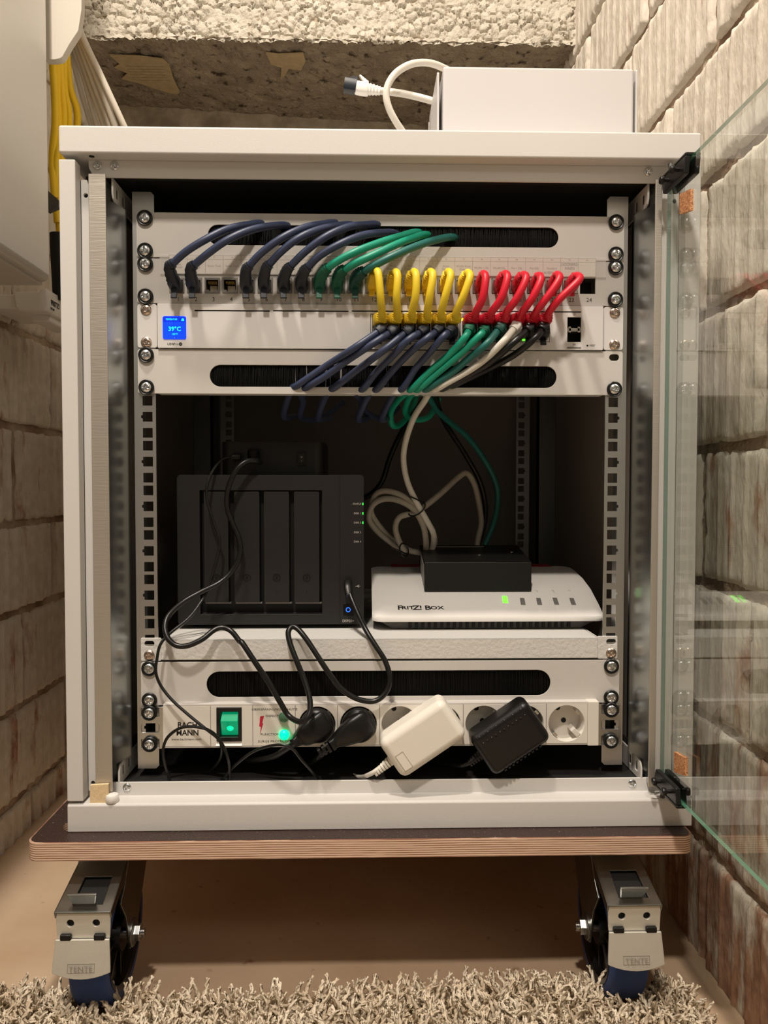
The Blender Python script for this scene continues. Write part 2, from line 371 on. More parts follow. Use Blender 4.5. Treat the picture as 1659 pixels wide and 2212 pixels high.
def meshof(name, b, mt, smooth=True):
    me = bpy.data.meshes.new(name); me.from_pydata((np.array(b.v)*S).tolist(), [], b.f)
    mts = mt if isinstance(mt, (list, tuple)) else [mt]
    for q in mts: me.materials.append(q)
    if len(mts) > 1: me.polygons.foreach_set('material_index', b.mi)
    bm = bmesh.new(); bm.from_mesh(me); bmesh.ops.recalc_face_normals(bm, faces=bm.faces); bm.to_mesh(me); bm.free()
    if smooth:
        me.polygons.foreach_set('use_smooth', [True]*len(me.polygons))
        try: me.set_sharp_from_angle(angle=math.radians(42))
        except Exception: pass
    return me
def place(me, name, parent, at, rot=None):
    o = bpy.data.objects.new(name, me); COL.objects.link(o); o.parent = parent
    o.location = (np.array(at, float)-ORG[parent.name])*S
    if rot: o.rotation_euler = rot
    ORG[o.name] = np.array(at, float); return o
def text(body, size, at, mt, parent, align='CENTER', sx=1.0, rot=(math.pi/2, 0, 0), name='lettering', ext=.12, shear=0, bold=0):
    """lettering `size` mm tall as thin raised print, centred on `at` (mm)"""
    c = bpy.data.curves.new('txt', 'FONT'); c.body = body; c.size = size*S*1.4; c.extrude = ext*S; c.align_x = align; c.align_y = 'CENTER'; c.resolution_u = 2; c.shear = shear; c.offset = bold*S
    t = bpy.data.objects.new('txt', c); COL.objects.link(t)
    me = bpy.data.meshes.new_from_object(t); bpy.data.objects.remove(t); bpy.data.curves.remove(c)
    me.name = name
    if sx != 1.0:
        for v in me.vertices: v.co.x *= sx
    me.materials.clear(); me.materials.append(mt)
    o = bpy.data.objects.new(name, me); COL.objects.link(o); o.parent = parent
    o.location = (np.array(at, float)-ORG[parent.name])*S; o.rotation_euler = rot
    return o
rng = random.Random(7); nr = np.random.RandomState(5)

# ================================================================== THE SETTING
def vnoise(x, y, seed=0):
    xi = np.floor(x).astype(int); yi = np.floor(y).astype(int); fx = x-xi; fy = y-yi
    def h(a, b):
        q = (a*374761393+b*668265263+seed*1442695041) & 0x7fffffff
        q = ((q ^ (q >> 13))*1274126177) & 0x7fffffff
        return ((q ^ (q >> 16)) & 0xffff)/65535.0
    ux = fx*fx*(3-2*fx); uy = fy*fy*(3-2*fy)
    return (h(xi, yi)*(1-ux)+h(xi+1, yi)*ux)*(1-uy)+(h(xi, yi+1)*(1-ux)+h(xi+1, yi+1)*ux)*uy
def fbm(x, y, o=4, seed=0):
    s = 0; a = .5
    for k in range(o): s = s+a*vnoise(x*2**k, y*2**k, seed+k*17); a *= .5
    return s
def voro(x, y, cell, seed=0):
    """distance to the nearest and second-nearest jittered point, in cells"""
    gx = x/cell; gy = y/cell; ix = np.floor(gx).astype(int); iy = np.floor(gy).astype(int)
    d1 = np.full(x.shape, 9.); d2 = np.full(x.shape, 9.); idv = np.zeros(x.shape)
    for dx in (-1, 0, 1):
        for dy in (-1, 0, 1):
            a = ix+dx; b = iy+dy
            def h(s):
                q = (a*374761393+b*668265263+(seed+s)*362437) & 0x7fffffff
                q = ((q ^ (q >> 13))*1274126177) & 0x7fffffff
                return ((q ^ (q >> 16)) & 0xffff)/65535.
            jx = a+h(1); jy = b+h(2); d = np.hypot(gx-jx, gy-jy); hv = h(3)
            nw = d < d1
            d2 = np.where(nw, d1, np.minimum(d2, d)); idv = np.where(nw, hv, idv); d1 = np.where(nw, d, d1)
    return d1, d2, idv
def hgrid(b, P, nu, nv):
    """P: (nu*nv,3) grid points -> quads"""
    idx = np.arange(nu*nv).reshape(nu, nv)
    F = np.stack([idx[:-1, :-1], idx[1:, :-1], idx[1:, 1:], idx[:-1, 1:]], -1).reshape(-1, 4)
    b.add(P.tolist(), [tuple(int(k) for k in f) for f in F]); return b
def structure(o, label, cat):
    o['kind'] = 'structure'; o['label'] = label; o['category'] = cat; return o

XR, XL = 340.0, -512.0
# floor
u, v = np.meshgrid(np.linspace(-560, 380, 95), np.linspace(-1600, 950, 256), indexing='ij')
z = (fbm(u/70, v/70, 4, 3)-.5)*1.6
b = hgrid(B(), np.stack([u, v, np.minimum(z-.6, 0)], -1).reshape(-1, 3), 95, 256)
structure(mk('floor', b, floorm, smooth=True, origin=(0,0,0)), 'beige cement screed floor with specks and dust under the trolley', 'floor')

# fluted hollow bricks
def brick_mesh(k, L, H, mt=brickm):
    nu, nv = 88, 26
    uu, vv = np.meshgrid(np.linspace(-L/2, L/2, nu), np.linspace(-H/2, H/2, nv), indexing='ij')
    ph = (uu+L/2)/27.5; fr = ph-np.floor(ph)
    rib = np.clip((.5-np.abs(fr-.5)-.10)/.035, 0, 1); rib2 = np.clip((np.abs(fr-.5)-.40)/.03, 0, 1)
    n1 = fbm(uu/14+k*31, vv/22+k*7, 4, k); n2 = fbm(uu/40+k*13, vv/60, 3, k+9)
    st_ = np.floor(ph)
    h = (2.2 if mt is brickm else 4.0)*np.clip(1-np.abs(fr-.5)/.13, 0, 1)**.5*(np.abs(fr-.5) < .13)+np.sin(st_*12.9+k*3)*.9*(fr > .5)+np.sin((st_-1)*12.9+k*3)*.9*(fr <= .5)+(n1-.5)*1.3+(n2-.5)*1.6
    eu = np.minimum(uu+L/2, L/2-uu); ev = np.minimum(vv+H/2, H/2-vv); e = np.minimum(eu, ev)
    chip = np.clip((fbm(uu/18+k*5, vv/18+k*3, 3, k+40)-.55)*50, 0, 6)
    h = h-np.where(e < 5, (5-e)/5*2.0, 0)-np.where(e < 10, chip*(1-e/10), 0)
    uu = uu+(fbm(vv/16, uu*0+k, 3, k+3)-.5)*4*(np.abs(uu)/(L/2))**6; vv = vv+(fbm(uu/16, vv*0+k, 3, k+5)-.5)*5*(np.abs(vv)/(H/2))**4
    P = np.stack([-h, uu, vv], -1).reshape(-1, 3); bb = hgrid(B(), P, nu, nv)
    idx = np.arange(nu*nv).reshape(nu, nv); rimv = list(idx[:, 0])+list(idx[-1, 1:])+list(idx[-2::-1, -1])+list(idx[0, -2:0:-1])
    o = len(bb.v); bb.v += [(45., bb.v[i][1]*.98, bb.v[i][2]*.96) for i in rimv]; n = len(rimv)
    for i in range(n): bb.f.append((int(rimv[i]), int(rimv[(i+1) % n]), o+(i+1) % n, o+i)); bb.mi.append(0)
    me = meshof('brick', bb, mt, smooth=False)
    me.polygons.foreach_set('use_smooth', [True]*len(me.polygons)); return me
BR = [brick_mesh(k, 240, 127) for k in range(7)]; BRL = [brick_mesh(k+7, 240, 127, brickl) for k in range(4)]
def wall(name, X, side, y0, y1, zj, off, label):
    """brick wall in the plane X; side=-1: face looks to -X. Mortar bed is the wall object, each brick its child"""
    nu, nv = int((y1-y0)/6), 230; z1 = zj[-1]
    uu, vv = np.meshgrid(np.linspace(y0, y1, nu), np.linspace(0, z1, nv), indexing='ij')
    h = (fbm(uu/16, vv/16, 5, 11)-.5)*7
    bb = hgrid(B(), np.stack([X-side*(6.0)+side*h, uu, vv], -1).reshape(-1, 3), nu, nv)
    W = structure(mk(name, bb, mortarm, smooth=True, origin=(X, 0, 0)), label, 'wall')
    r = random.Random(3)
    for i in range(len(zj)-1):
        y = off[i]; 
        while y > y0-200: y -= 250
        zc = (zj[i]+zj[i+1])/2; hh = zj[i+1]-zj[i]-11
        while y < y1:
            ya, yb = y+5, y+245
            if yb > y0 and ya < y1 and hh > 30:
                o = place(BR[r.randrange(7)] if side < 0 else BRL[r.randrange(4)], 'brick', W, (X-side*r.uniform(-1.5, 2.5), (ya+yb)/2, zc))
                flip = r.random() < .5
                o.scale = (1 if side < 0 else -1, -1 if flip else 1, hh/127*(1 if r.random() < .5 else -1))
                o.rotation_euler = (r.uniform(-.008, .008), 0, 0)
            y += 250
    return W
wall('wall_right', XR, -1, -460, 960, [-14, 122, 260, 400, 542, 684, 821, 952, 1090, 1228, 1366, 1504, 1642, 1690],
     [60, -70, -20, 84, -45, 85, 178, 69, 262, 140, 20, 150, 30], 'whitewashed fluted brick wall beside the open glass door, brick bare at its foot')
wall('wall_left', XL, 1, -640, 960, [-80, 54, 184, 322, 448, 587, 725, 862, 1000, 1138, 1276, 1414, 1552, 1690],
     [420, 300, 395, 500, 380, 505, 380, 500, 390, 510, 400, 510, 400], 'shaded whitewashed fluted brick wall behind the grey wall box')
# back wall of the niche (runs slightly askew) and the rough concrete beam in front of it
def yb(x): return 828+(x+504)*.113
uu, vv = np.meshgrid(np.linspace(-560, 400, 120), np.linspace(0, 1420, 90), indexing='ij')
h = (fbm(uu/18, vv/18, 5, 21)-.5)*12
structure(mk('wall_back', hgrid(B(), np.stack([uu, yb(uu)+h, vv], -1).reshape(-1, 3), 120, 90), backm, smooth=True, origin=(0, 850, 0)),
          'dim rough plastered wall behind the cabinet under the concrete beam', 'wall')
ZS = 1254.0
bb = B(); bb.cur = 0
nu, nv = 360, 190
uu, vv = np.meshgrid(np.linspace(-560, XR+6, nu), np.linspace(ZS-3, ZS+430, nv), indexing='ij')
d1, d2, iv = voro(uu+(fbm(uu/20, vv/20, 3, 5)-.5)*10, vv+(fbm(uu/20+9, vv/20, 3, 6)-.5)*10, 15., 4)
fill = np.clip((fbm(uu/45, vv/30, 3, 31)-.36)*3.0, 0, 1)                 # smeared paint fills part of the stones
hst = (1-np.clip(d1, 0, 1)**2)*7*(.55+.6*iv)-np.clip(.16-(d2-d1), 0, .16)*38
d1b, d2b, ivb = voro(uu, vv, 5.5, 14)
pit = np.where(ivb > .86, -np.clip(.42-d1b, 0, .42)*16, 0)
h = hst*(1-.78*fill)+fill*1.5+(fbm(uu/5, vv/5, 3, 8)-.5)*3.2+pit
edge = np.clip(1-(vv-ZS+3)/9, 0, 1); zz = vv+edge*(fbm(uu/10, vv*0, 3, 2)-.5)*9
hgrid(bb, np.stack([uu, 600-h, zz], -1).reshape(-1, 3), nu, nv)
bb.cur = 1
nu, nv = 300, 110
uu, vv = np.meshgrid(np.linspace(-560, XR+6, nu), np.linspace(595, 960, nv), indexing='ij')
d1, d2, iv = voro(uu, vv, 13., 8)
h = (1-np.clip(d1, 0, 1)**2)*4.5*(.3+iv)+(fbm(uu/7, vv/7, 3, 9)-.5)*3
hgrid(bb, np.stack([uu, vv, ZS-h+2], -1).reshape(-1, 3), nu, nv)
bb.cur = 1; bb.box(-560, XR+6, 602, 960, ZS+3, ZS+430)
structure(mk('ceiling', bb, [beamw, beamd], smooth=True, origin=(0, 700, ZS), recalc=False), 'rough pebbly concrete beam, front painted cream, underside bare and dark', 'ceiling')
# paper left on the underside of the beam
def scrap(pix, label):
    bb = B(); P = [onZ(x, y, ZS-6) for x, y in pix]
    bb.prism([(p[0], p[1]) for p in P], 'z', ZS-6.4, ZS-5.2)
    return tag(mk('paper_scrap', bb, paperm), label, 'paper')
s1 = scrap([(236,118),(300,120),(352,127),(366,140),(374,168),(388,198),(384,204),(362,200),(330,190),(295,178),(262,170),(275,158),(246,146),(258,138)], 'large torn strip of yellowed newsprint stuck under the concrete beam')
s2 = scrap([(574,113),(600,116),(655,114),(660,132),(650,152),(624,148),(612,168),(606,172),(608,146),(586,140)], 'small torn scrap of yellowed newsprint stuck under the concrete beam')
for k in range(6):
    p = onZ(272+k*3, 143+k*6, ZS-6.8)
    text('— — —— — —— —', 5.0, p, inkgrey, s1, align='LEFT', rot=(math.pi, 0, 0), ext=.05)

# ------------------------------------------------------------------ shag rug
def rug():
    T = thing('shag_rug', 'cream deep-pile shag rug of twisted yarn lying before the casters', 'rug', (-20, -300, 0))
    bb = B(); ed = [(x, -6+8*math.sin(x/90)) for x in np.linspace(-480, 300, 40)]
    bb.prism([(-480, -640), (300, -640)]+[(x_, y_-14) for x_, y_ in ed[::-1]], 'z', .5, 5)
    mk('backing', bb, yarn, T)
    V = []; F = []; off = 0
    R = np.random.RandomState(11)
    rows = []
    x = -476.
    for y in np.concatenate([np.arange(-6, -125, -4.2), np.arange(-126, -330, -8.5)]):
        step = 5.4 if y > -126 else 9
        for x in np.arange(-474, 296, step):
            rows.append((x+R.uniform(-2.5, 2.5), y+R.uniform(-2.5, 2.5)+8*math.sin(x/90), y))
    nseg = 7; ns = 4
    for (x, y, y0) in rows:
        L = R.uniform(18, 31); az = R.uniform(0, 2*math.pi); bend = R.uniform(.35, 1.35)
        if (abs(x+270) < 21 or abs(x-229) < 20) and y > -30: continue
        if y > -14: az = R.uniform(-.35*math.pi, 1.35*math.pi); bend *= .9
        t = np.linspace(0, 1, nseg)
        th = bend*1.25*t                                # leaning angle grows upwards
        ds = L/(nseg-1)
        px_ = np.concatenate([[0], np.cumsum(np.sin(th[:-1])*ds)]); pz_ = np.concatenate([[0], np.cumsum(np.cos(th[:-1])*ds)])
        wob = R.uniform(-3, 3)*np.sin(t*4+R.uniform(0, 6))
        cx = x+px_*math.cos(az)-wob*math.sin(az); cy = y+px_*math.sin(az)+wob*math.cos(az); cz = 4+pz_
        tw = R.uniform(2.6, 3.4)*2*math.pi*L/40*t+R.uniform(0, 6)
        rad = 1.55*np.concatenate([np.ones(nseg-1), [.75]])
        for plyk in (0, math.pi):
            ox = cx+1.25*np.cos(tw+plyk); oy = cy+1.25*np.sin(tw+plyk); oz = cz
            q = np.arange(ns)*2*math.pi/ns
            X = ox[:, None]+rad[:, None]*np.cos(q)[None]; Y = oy[:, None]+rad[:, None]*np.sin(q)[None]*np.cos(th)[:, None]; Z = oz[:, None]+rad[:, None]*np.sin(q)[None]*np.sin(th)[:, None]*.8
            V.append(np.stack([X, Y, Z], -1).reshape(-1, 3))
    V = np.concatenate(V); n1 = nseg*ns; nst = len(V)//n1
    i = np.arange(nseg-1)[:, None]*ns; k = np.arange(ns)[None]
    base = np.stack([i+k, i+(k+1) % ns, i+ns+(k+1) % ns, i+ns+k], -1).reshape(-1, 4)
    F = (base[None]+(np.arange(nst)*n1)[:, None, None]).reshape(-1, 4)
    me = bpy.data.meshes.new('pile'); org = ORG[T.name]
    me.vertices.add(len(V)); me.vertices.foreach_set('co', ((V-org)*S).astype('f').ravel())
    me.loops.add(F.size); me.loops.foreach_set('vertex_index', F.astype('i').ravel())
    me.polygons.add(len(F)); me.polygons.foreach_set('loop_start', np.arange(0, F.size, 4, dtype='i')); me.polygons.foreach_set('loop_total', np.full(len(F), 4, dtype='i'))
    me.polygons.foreach_set('use_smooth', [True]*len(F)); me.update(calc_edges=True); me.materials.append(yarn)
    o = bpy.data.objects.new('pile', me); COL.objects.link(o); o.parent = T; o['kind'] = 'stuff'
rug()

# ================================================================== SERVER CABINET
U = 44.45; ZT = 771.0                 # top of the first rack unit
YR = 43.0                             # front face of the rack rails; panels sit in front of it
ZB = 172.8
CAB = thing('server_cabinet', 'light grey steel network cabinet with open glass door, standing on a castered board', 'cabinet', (0, 280, ZB))
DEPTH = 560.
# shared screw meshes (built about their own origin, looking to -Y)
def screw_mesh(name, R, H, mt, wx=.17, rx=.62):
    n, rings = 36, 9; vs = [(0, -H+.9, 0)]; fs = []
    for j in range(1, rings+1):
        r = R*j/rings
        for k in range(n):
            q = 2*math.pi*k/n+.35; x, z = r*math.cos(q), r*math.sin(q); xr, zr = r*math.cos(q-.35), r*math.sin(q-.35)
            d = -H*math.sqrt(max(0, 1-(r/R)**2*.92))
            w_ = wx*R*(1.25-.5*r/R)
            if r < rx*R and (abs(xr) < w_ or abs(zr) < w_): d += H*.62*(1-.35*r/(rx*R))
            vs.append((x, d, z))
    for k in range(n): vs.append((R*math.cos(2*math.pi*k/n+.35), 0.5, R*math.sin(2*math.pi*k/n+.35)))
    for k in range(n): fs.append((0, 1+k, 1+(k+1) % n))
    for j in range(rings):
        for k in range(n): fs.append((1+j*n+k, 1+(j+1)*n+k, 1+(j+1)*n+(k+1) % n, 1+j*n+(k+1) % n))
    bb = B(); bb.add(vs, fs); return meshof(name, bb, mt, smooth=True)
SCREW = screw_mesh('screw', 5.3, 2.9, zinc); SCREWB = screw_mesh('screw', 5.3, 2.6, brass, .2); SCREWS = screw_mesh('screw', 4.2, 2.2, zinc)
bb = B(); bb.lathe([(5.4, .2), (6.6, -.1), (7.6, 1.0), (7.7, 2.2), (7.0, 2.8), (5.6, 2.2), (5.3, .9)], (0, 0, 0), (0, -1, 0), 28, cap=False); WASHER = meshof('washer', bb, blackp)
def screw(parent, x, z, y, washer=True, me=None):
    a = rng.uniform(0, 6.3)
    if washer:
        o = place(me or SCREW, 'screw', parent, (x, y-2.2, z), (0, a, 0)); w_ = place(WASHER, 'washer', o, (x, y-2.2, z)); w_.location = (0, 2.2*S, 0)
    else: o = place(me or SCREW, 'screw', parent, (x, y, z), (0, a, 0))
    return o

# lid: folded sheet tray with front lip
bb = B(); bb.box(-300, 300, 0, DEPTH, 809.8, 835.3); mk('lid', bb, paint, CAB, bevel=2.2, seg=3)
# cross rail under the lid, set back
bb = B(); bb.sheet([(-266, 793.6), (284, 793.6), (284, 810), (-278, 810), (-278, 803), (-275, 797)], [], 'y', 15, 17.5); mk('cross_rail', bb, paint, CAB, bevel=.8)
for x in (-269.5, -253.5, 255): screw(CAB, x, 804.4, 15, False, SCREWS)
bb = B(); bb.lathe([(2.6, -.2), (2.6, .3)], (-272, 7, 809.8), (0, 0, -1), 16); mk('punched_hole', bb, blackm, CAB)
# side walls
for s in (-1, 1):
    bb = B()
    prof = [(s*300, 0), (s*285, 0), (s*285, 14), (s*287, 14), (s*287, 3), (s*297, 3), (s*297, DEPTH), (s*300, DEPTH)]
    bb.prism(prof, 'z', 202.5, 804); mk('side_panel', bb, paint, CAB, bevel=1.6, seg=3)
    # inner frame strip (painted) with pin holes, galvanised corner post behind it
    holes = [circ(s*280.6, z, 2.1, 14) for z in (776.5, 214.5)]
    if s < 0: bb = B(); bb.sheet([(-285, 207), (-277.4, 207), (-277.4, 785), (-279.5, 791), (-285, 791)], holes, 'y', 14.6, 17.2); mk('frame_strip', bb, paint, CAB, bevel=.3)
    else: bb = B(); bb.sheet([(265.5, 207), (285, 207), (285, 791), (265.5, 791)], holes, 'y', 14.6, 17.2); mk('frame_strip', bb, paint, CAB)
    xo_ = 275.5 if s < 0 else 266.0
    bb = B(); bb.sheet([(s*xo_, 209), (s*259.5, 209), (s*259.5, 794), (s*xo_, 794)][::s], [], 'y', 7.0, 9.0); mk('post_face', bb, brushedm, CAB, bevel=.6)
    bb = B(); bb.prism([(s*260.2, 7.4), (s*250.4, 40.6), (s*251.8, 41.0), (s*262.0, 8.4)], 'z', 233, 772); mk('post_web', bb, galv, CAB)
    bb = B(); bb.box(*sorted((s*262.0, s*263.6)), 9, 78, 209, 794); mk('post_wall', bb, galv, CAB)
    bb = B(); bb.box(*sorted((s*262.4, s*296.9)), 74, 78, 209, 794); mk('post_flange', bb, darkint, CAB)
    # inner liner
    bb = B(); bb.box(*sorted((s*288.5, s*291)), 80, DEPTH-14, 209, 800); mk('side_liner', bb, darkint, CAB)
    # depth brackets with square holes, top and bottom
    for zt in (1, -1):
        x0, x1 = sorted((s*256.5, s*258.4))
        if zt > 0: out = [(20, 793), (20, 781), (22, 776.5), (27, 774), (90, 774), (90, 795), (20, 795)]; hz = 784
        else: out = [(20, 210), (90, 210), (90, 231), (30, 231), (23, 228.5), (20, 223)]; hz = 221
        hs = [[(a-3.6, hz-5), (a+3.6, hz-5), (a+3.6, hz+5), (a-3.6, hz+5)] for a in (33, 52)]
        bb = B(); bb.sheet(out, hs, 'x', x0, x1); mk('depth_bracket', bb, paint2, CAB, bevel=.4)
# rear and inner panels
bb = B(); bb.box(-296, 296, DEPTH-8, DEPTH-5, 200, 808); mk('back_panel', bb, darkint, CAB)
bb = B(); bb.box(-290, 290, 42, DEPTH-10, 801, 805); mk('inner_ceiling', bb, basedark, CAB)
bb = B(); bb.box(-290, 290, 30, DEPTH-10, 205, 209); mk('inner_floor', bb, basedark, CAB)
# base tray: front fascia, ledge and upright lip
bb = B(); bb.prism([(0, 173), (0, 198), (1.6, 200), (19, 200), (20, 213.2), (22, 213.2), (22, 203), (DEPTH, 203), (DEPTH, 173)], 'x', -300, 300); mk('base_tray', bb, paint, CAB, bevel=.8)
screw(CAB, -249.5, 208, 20, False, SCREWS); screw(CAB, 248, 207.5, 20, False, SCREWS)
# rack rails, 19 inch, square holes with a nick in the middle one of each unit
def rail(name_mt, y, s, mt):
    hs = []
    for uu_ in range(12):
        for j, dz in enumerate((6.35, 22.225, 38.1)):
            zc = ZT-uu_*U-dz; xc = s*232.55; a = 4.8
            if j == 1: hs.append([(xc-s*a, zc-a), (xc+s*a, zc-a), (xc+s*a, zc-1.8), (xc+s*(a+1.6), zc-1.2), (xc+s*(a+1.6), zc+1.2), (xc+s*a, zc+1.8), (xc+s*a, zc+a), (xc-s*a, zc+a)])
            else: hs.append([(xc-s*a, zc-a), (xc+s*a, zc-a), (xc+s*a, zc+a), (xc-s*a, zc+a)])
    xo, xi = s*245.6, s*224.4
    if s < 0: out = [(xo, 218), (xi-3, 218), (xi, 221), (xi, 788), (xi-3, 791), (xo, 791)]
    else: out = [(xi, 221), (xi+3, 218), (xo, 218), (xo, 791), (xi+3, 791), (xi, 788)]
    bb = B(); bb.sheet(out, hs, 'y', y, y+1.6); bb.box(*sorted((xo, s*244)), y+1.6, y+34, 218, 791)
    return mk('rack_rail', bb, mt, CAB)
for s in (-1, 1): rail('f', YR, s, galvr); rail('r', 498, s, galvr)
for s in (-1, 1):
    bb = B(); bb.box(*sorted((s*258, s*262)), 500, DEPTH-14, 212, 795); bb.box(*sorted((s*258, s*288)), 500, 503, 212, 795); mk('rear_post', bb, galv, CAB)
    # dark vent slots on the rear side of the front post
    for k, dx in enumerate((80.5, 84.5)):
        bb = B(); bb.box(*sorted((s*288.3, s*287.9)), 84+k*7, 87+k*7, 275, 305); mk('vent_slot', bb, blackm, CAB)
XG = 270.0                             # plane of the opened glass door
# cork buffers
for (xa, ya, yb1, xb, yc, yd, lb) in ((1470, 420, 463, 1493, 408, 455, 'upper'), (1458, 1624, 1668, 1481, 1637, 1676, 'lower')):
    q = [onX(xa, ya, XG-4), onX(xa, yb1, XG-4), onX(xb, yd, XG-4), onX(xb, yc, XG-4)]
    bb = B(); bb.prism([(p[1], p[2]) for p in q], 'x', XG-5, XG-2.1); mk('cork_pad', bb, corkm, CAB, label='square cork buffer on the glass door, '+lb)
bb = B(); bb.prism([(-279.5, 199.9), (-262.5, 199.9), (-262, 218), (-279, 217.2)], 'y', 2.6, 6.0); mk('cork_pad', bb, corkl, CAB, label='pale cork square leaning in the lower corner of the frame')
bb = B(); bb.lathe([(5.6, 0), (6.2, 1), (6.2, 6), (5.4, 7.4), (3, 8)], (-259, 5, 200), (0, 0, 1), 22); mk('rubber_bumper', bb, whitep, CAB, smooth=True)
bb = B(); bb.lathe([(3.0, 0), (3.0, .35)], (-273, 8, 200), (0, 0, 1), 16); mk('punched_hole', bb, blackm, CAB)
bb = B(); bb.lathe([(7.2, 0), (7.2, .3), (5.4, .35)], (264, 8, 200), (0, 0, 1), 22); mk('knockout_mark', bb, paint2, CAB)

# ------------------------------------------------------------------ glass door, swung open at a right angle
XG = 270.0
bb = B(); y0, y1 = -540., 0.; z0, z1 = 216.0, 791.; t = 2.0
P = [(XG-t, y0, z0), (XG+t, y0, z0), (XG+t, y1, z0), (XG-t, y1, z0), (XG-t, y0, z1), (XG+t, y0, z1), (XG+t, y1, z1), (XG-t, y1, z1)]
bb.add(P, [(3, 0, 4, 7), (1, 2, 6, 5)]); bb.cur = 1; bb.add(P, [(0, 3, 2, 1), (4, 5, 6, 7), (0, 1, 5, 4)]); bb.cur = 2; bb.add(P, [(2, 3, 7, 6)])
DOOR = mk('glass_door', bb, [glassm, glassedge, glassedge2], CAB, label='clear glass door with greenish edges')
def hinge(zs, zd):
    # black clamp: two jaws around the pane, joined past its edge, with a pivot arm reaching back to the frame
    bb = B(); za, zb_ = sorted((zs, zs+zd*15))
    for xa, xb in ((XG-7, XG-2.2), (XG+2.2, XG+7)):
        bb.prism([(-52, za), (-50, zb_), (-1, zb_), (4, za)] if zd > 0 else [(-50, za), (-52, zb_), (4, zb_), (-1, za)], 'x', xa, xb)
    bb.box(XG-7, XG+7, -52, 2, *(sorted((zs-zd*3, zs))))
    return mk('hinge', bb, blackp, DOOR, bevel=1.2)
hinge(792, -1); hinge(215, 1)
for z in (785, 222.5):
    for y in (-38, -14):
        bb = B(); bb.lathe([(1.8, -2), (1.8, 4), (3.4, 4.4), (3.9, 6.0), (3.2, 7.6), (1.5, 8.3)], (XG-7, y, z), (-1, 0, 0), 18)
        mk('hinge_screw', bb, blackp, DOOR, smooth=True)
for z, d_ in ((794, 1), (213, -1)):
    bb = B(); bb.lathe([(2.4, 0), (2.4, 14.5)], (XG+2, -2, z), (0, .45, d_), 14); mk('hinge_pin', bb, dgrey, DOOR, smooth=True)

# ================================================================== TROLLEY
TR = thing('trolley_board', 'thick plywood board with dark film top carrying the cabinet', 'trolley', (-18, 280, 155))
bb = B(); hole = []
hx0, hx1, hy, hr = -291., -230., 16., 15.
hole = [(hx1+hr*math.cos(math.radians(a)), hy+hr*math.sin(math.radians(a))) for a in range(-90, 91, 18)]+[(hx0+hr*1.3*math.cos(math.radians(a)), hy+hr*math.sin(math.radians(a))) for a in range(90, 271, 15)]
bb.sheet(rrect(-331, 294, -20.5, 585, 11, 6), [hole], 'z', 155.2, 172.5)
mk('board', bb, plym, TR, bevel=1.4, seg=3)
bb = B(); bb.sheet(rrect(-329.4, 292.4, -18.9, 583.4, 10, 6), [[(x, y) for x, y in hole]], 'z', 172.45, 172.75); mk('film_face', bb, filmm, TR)

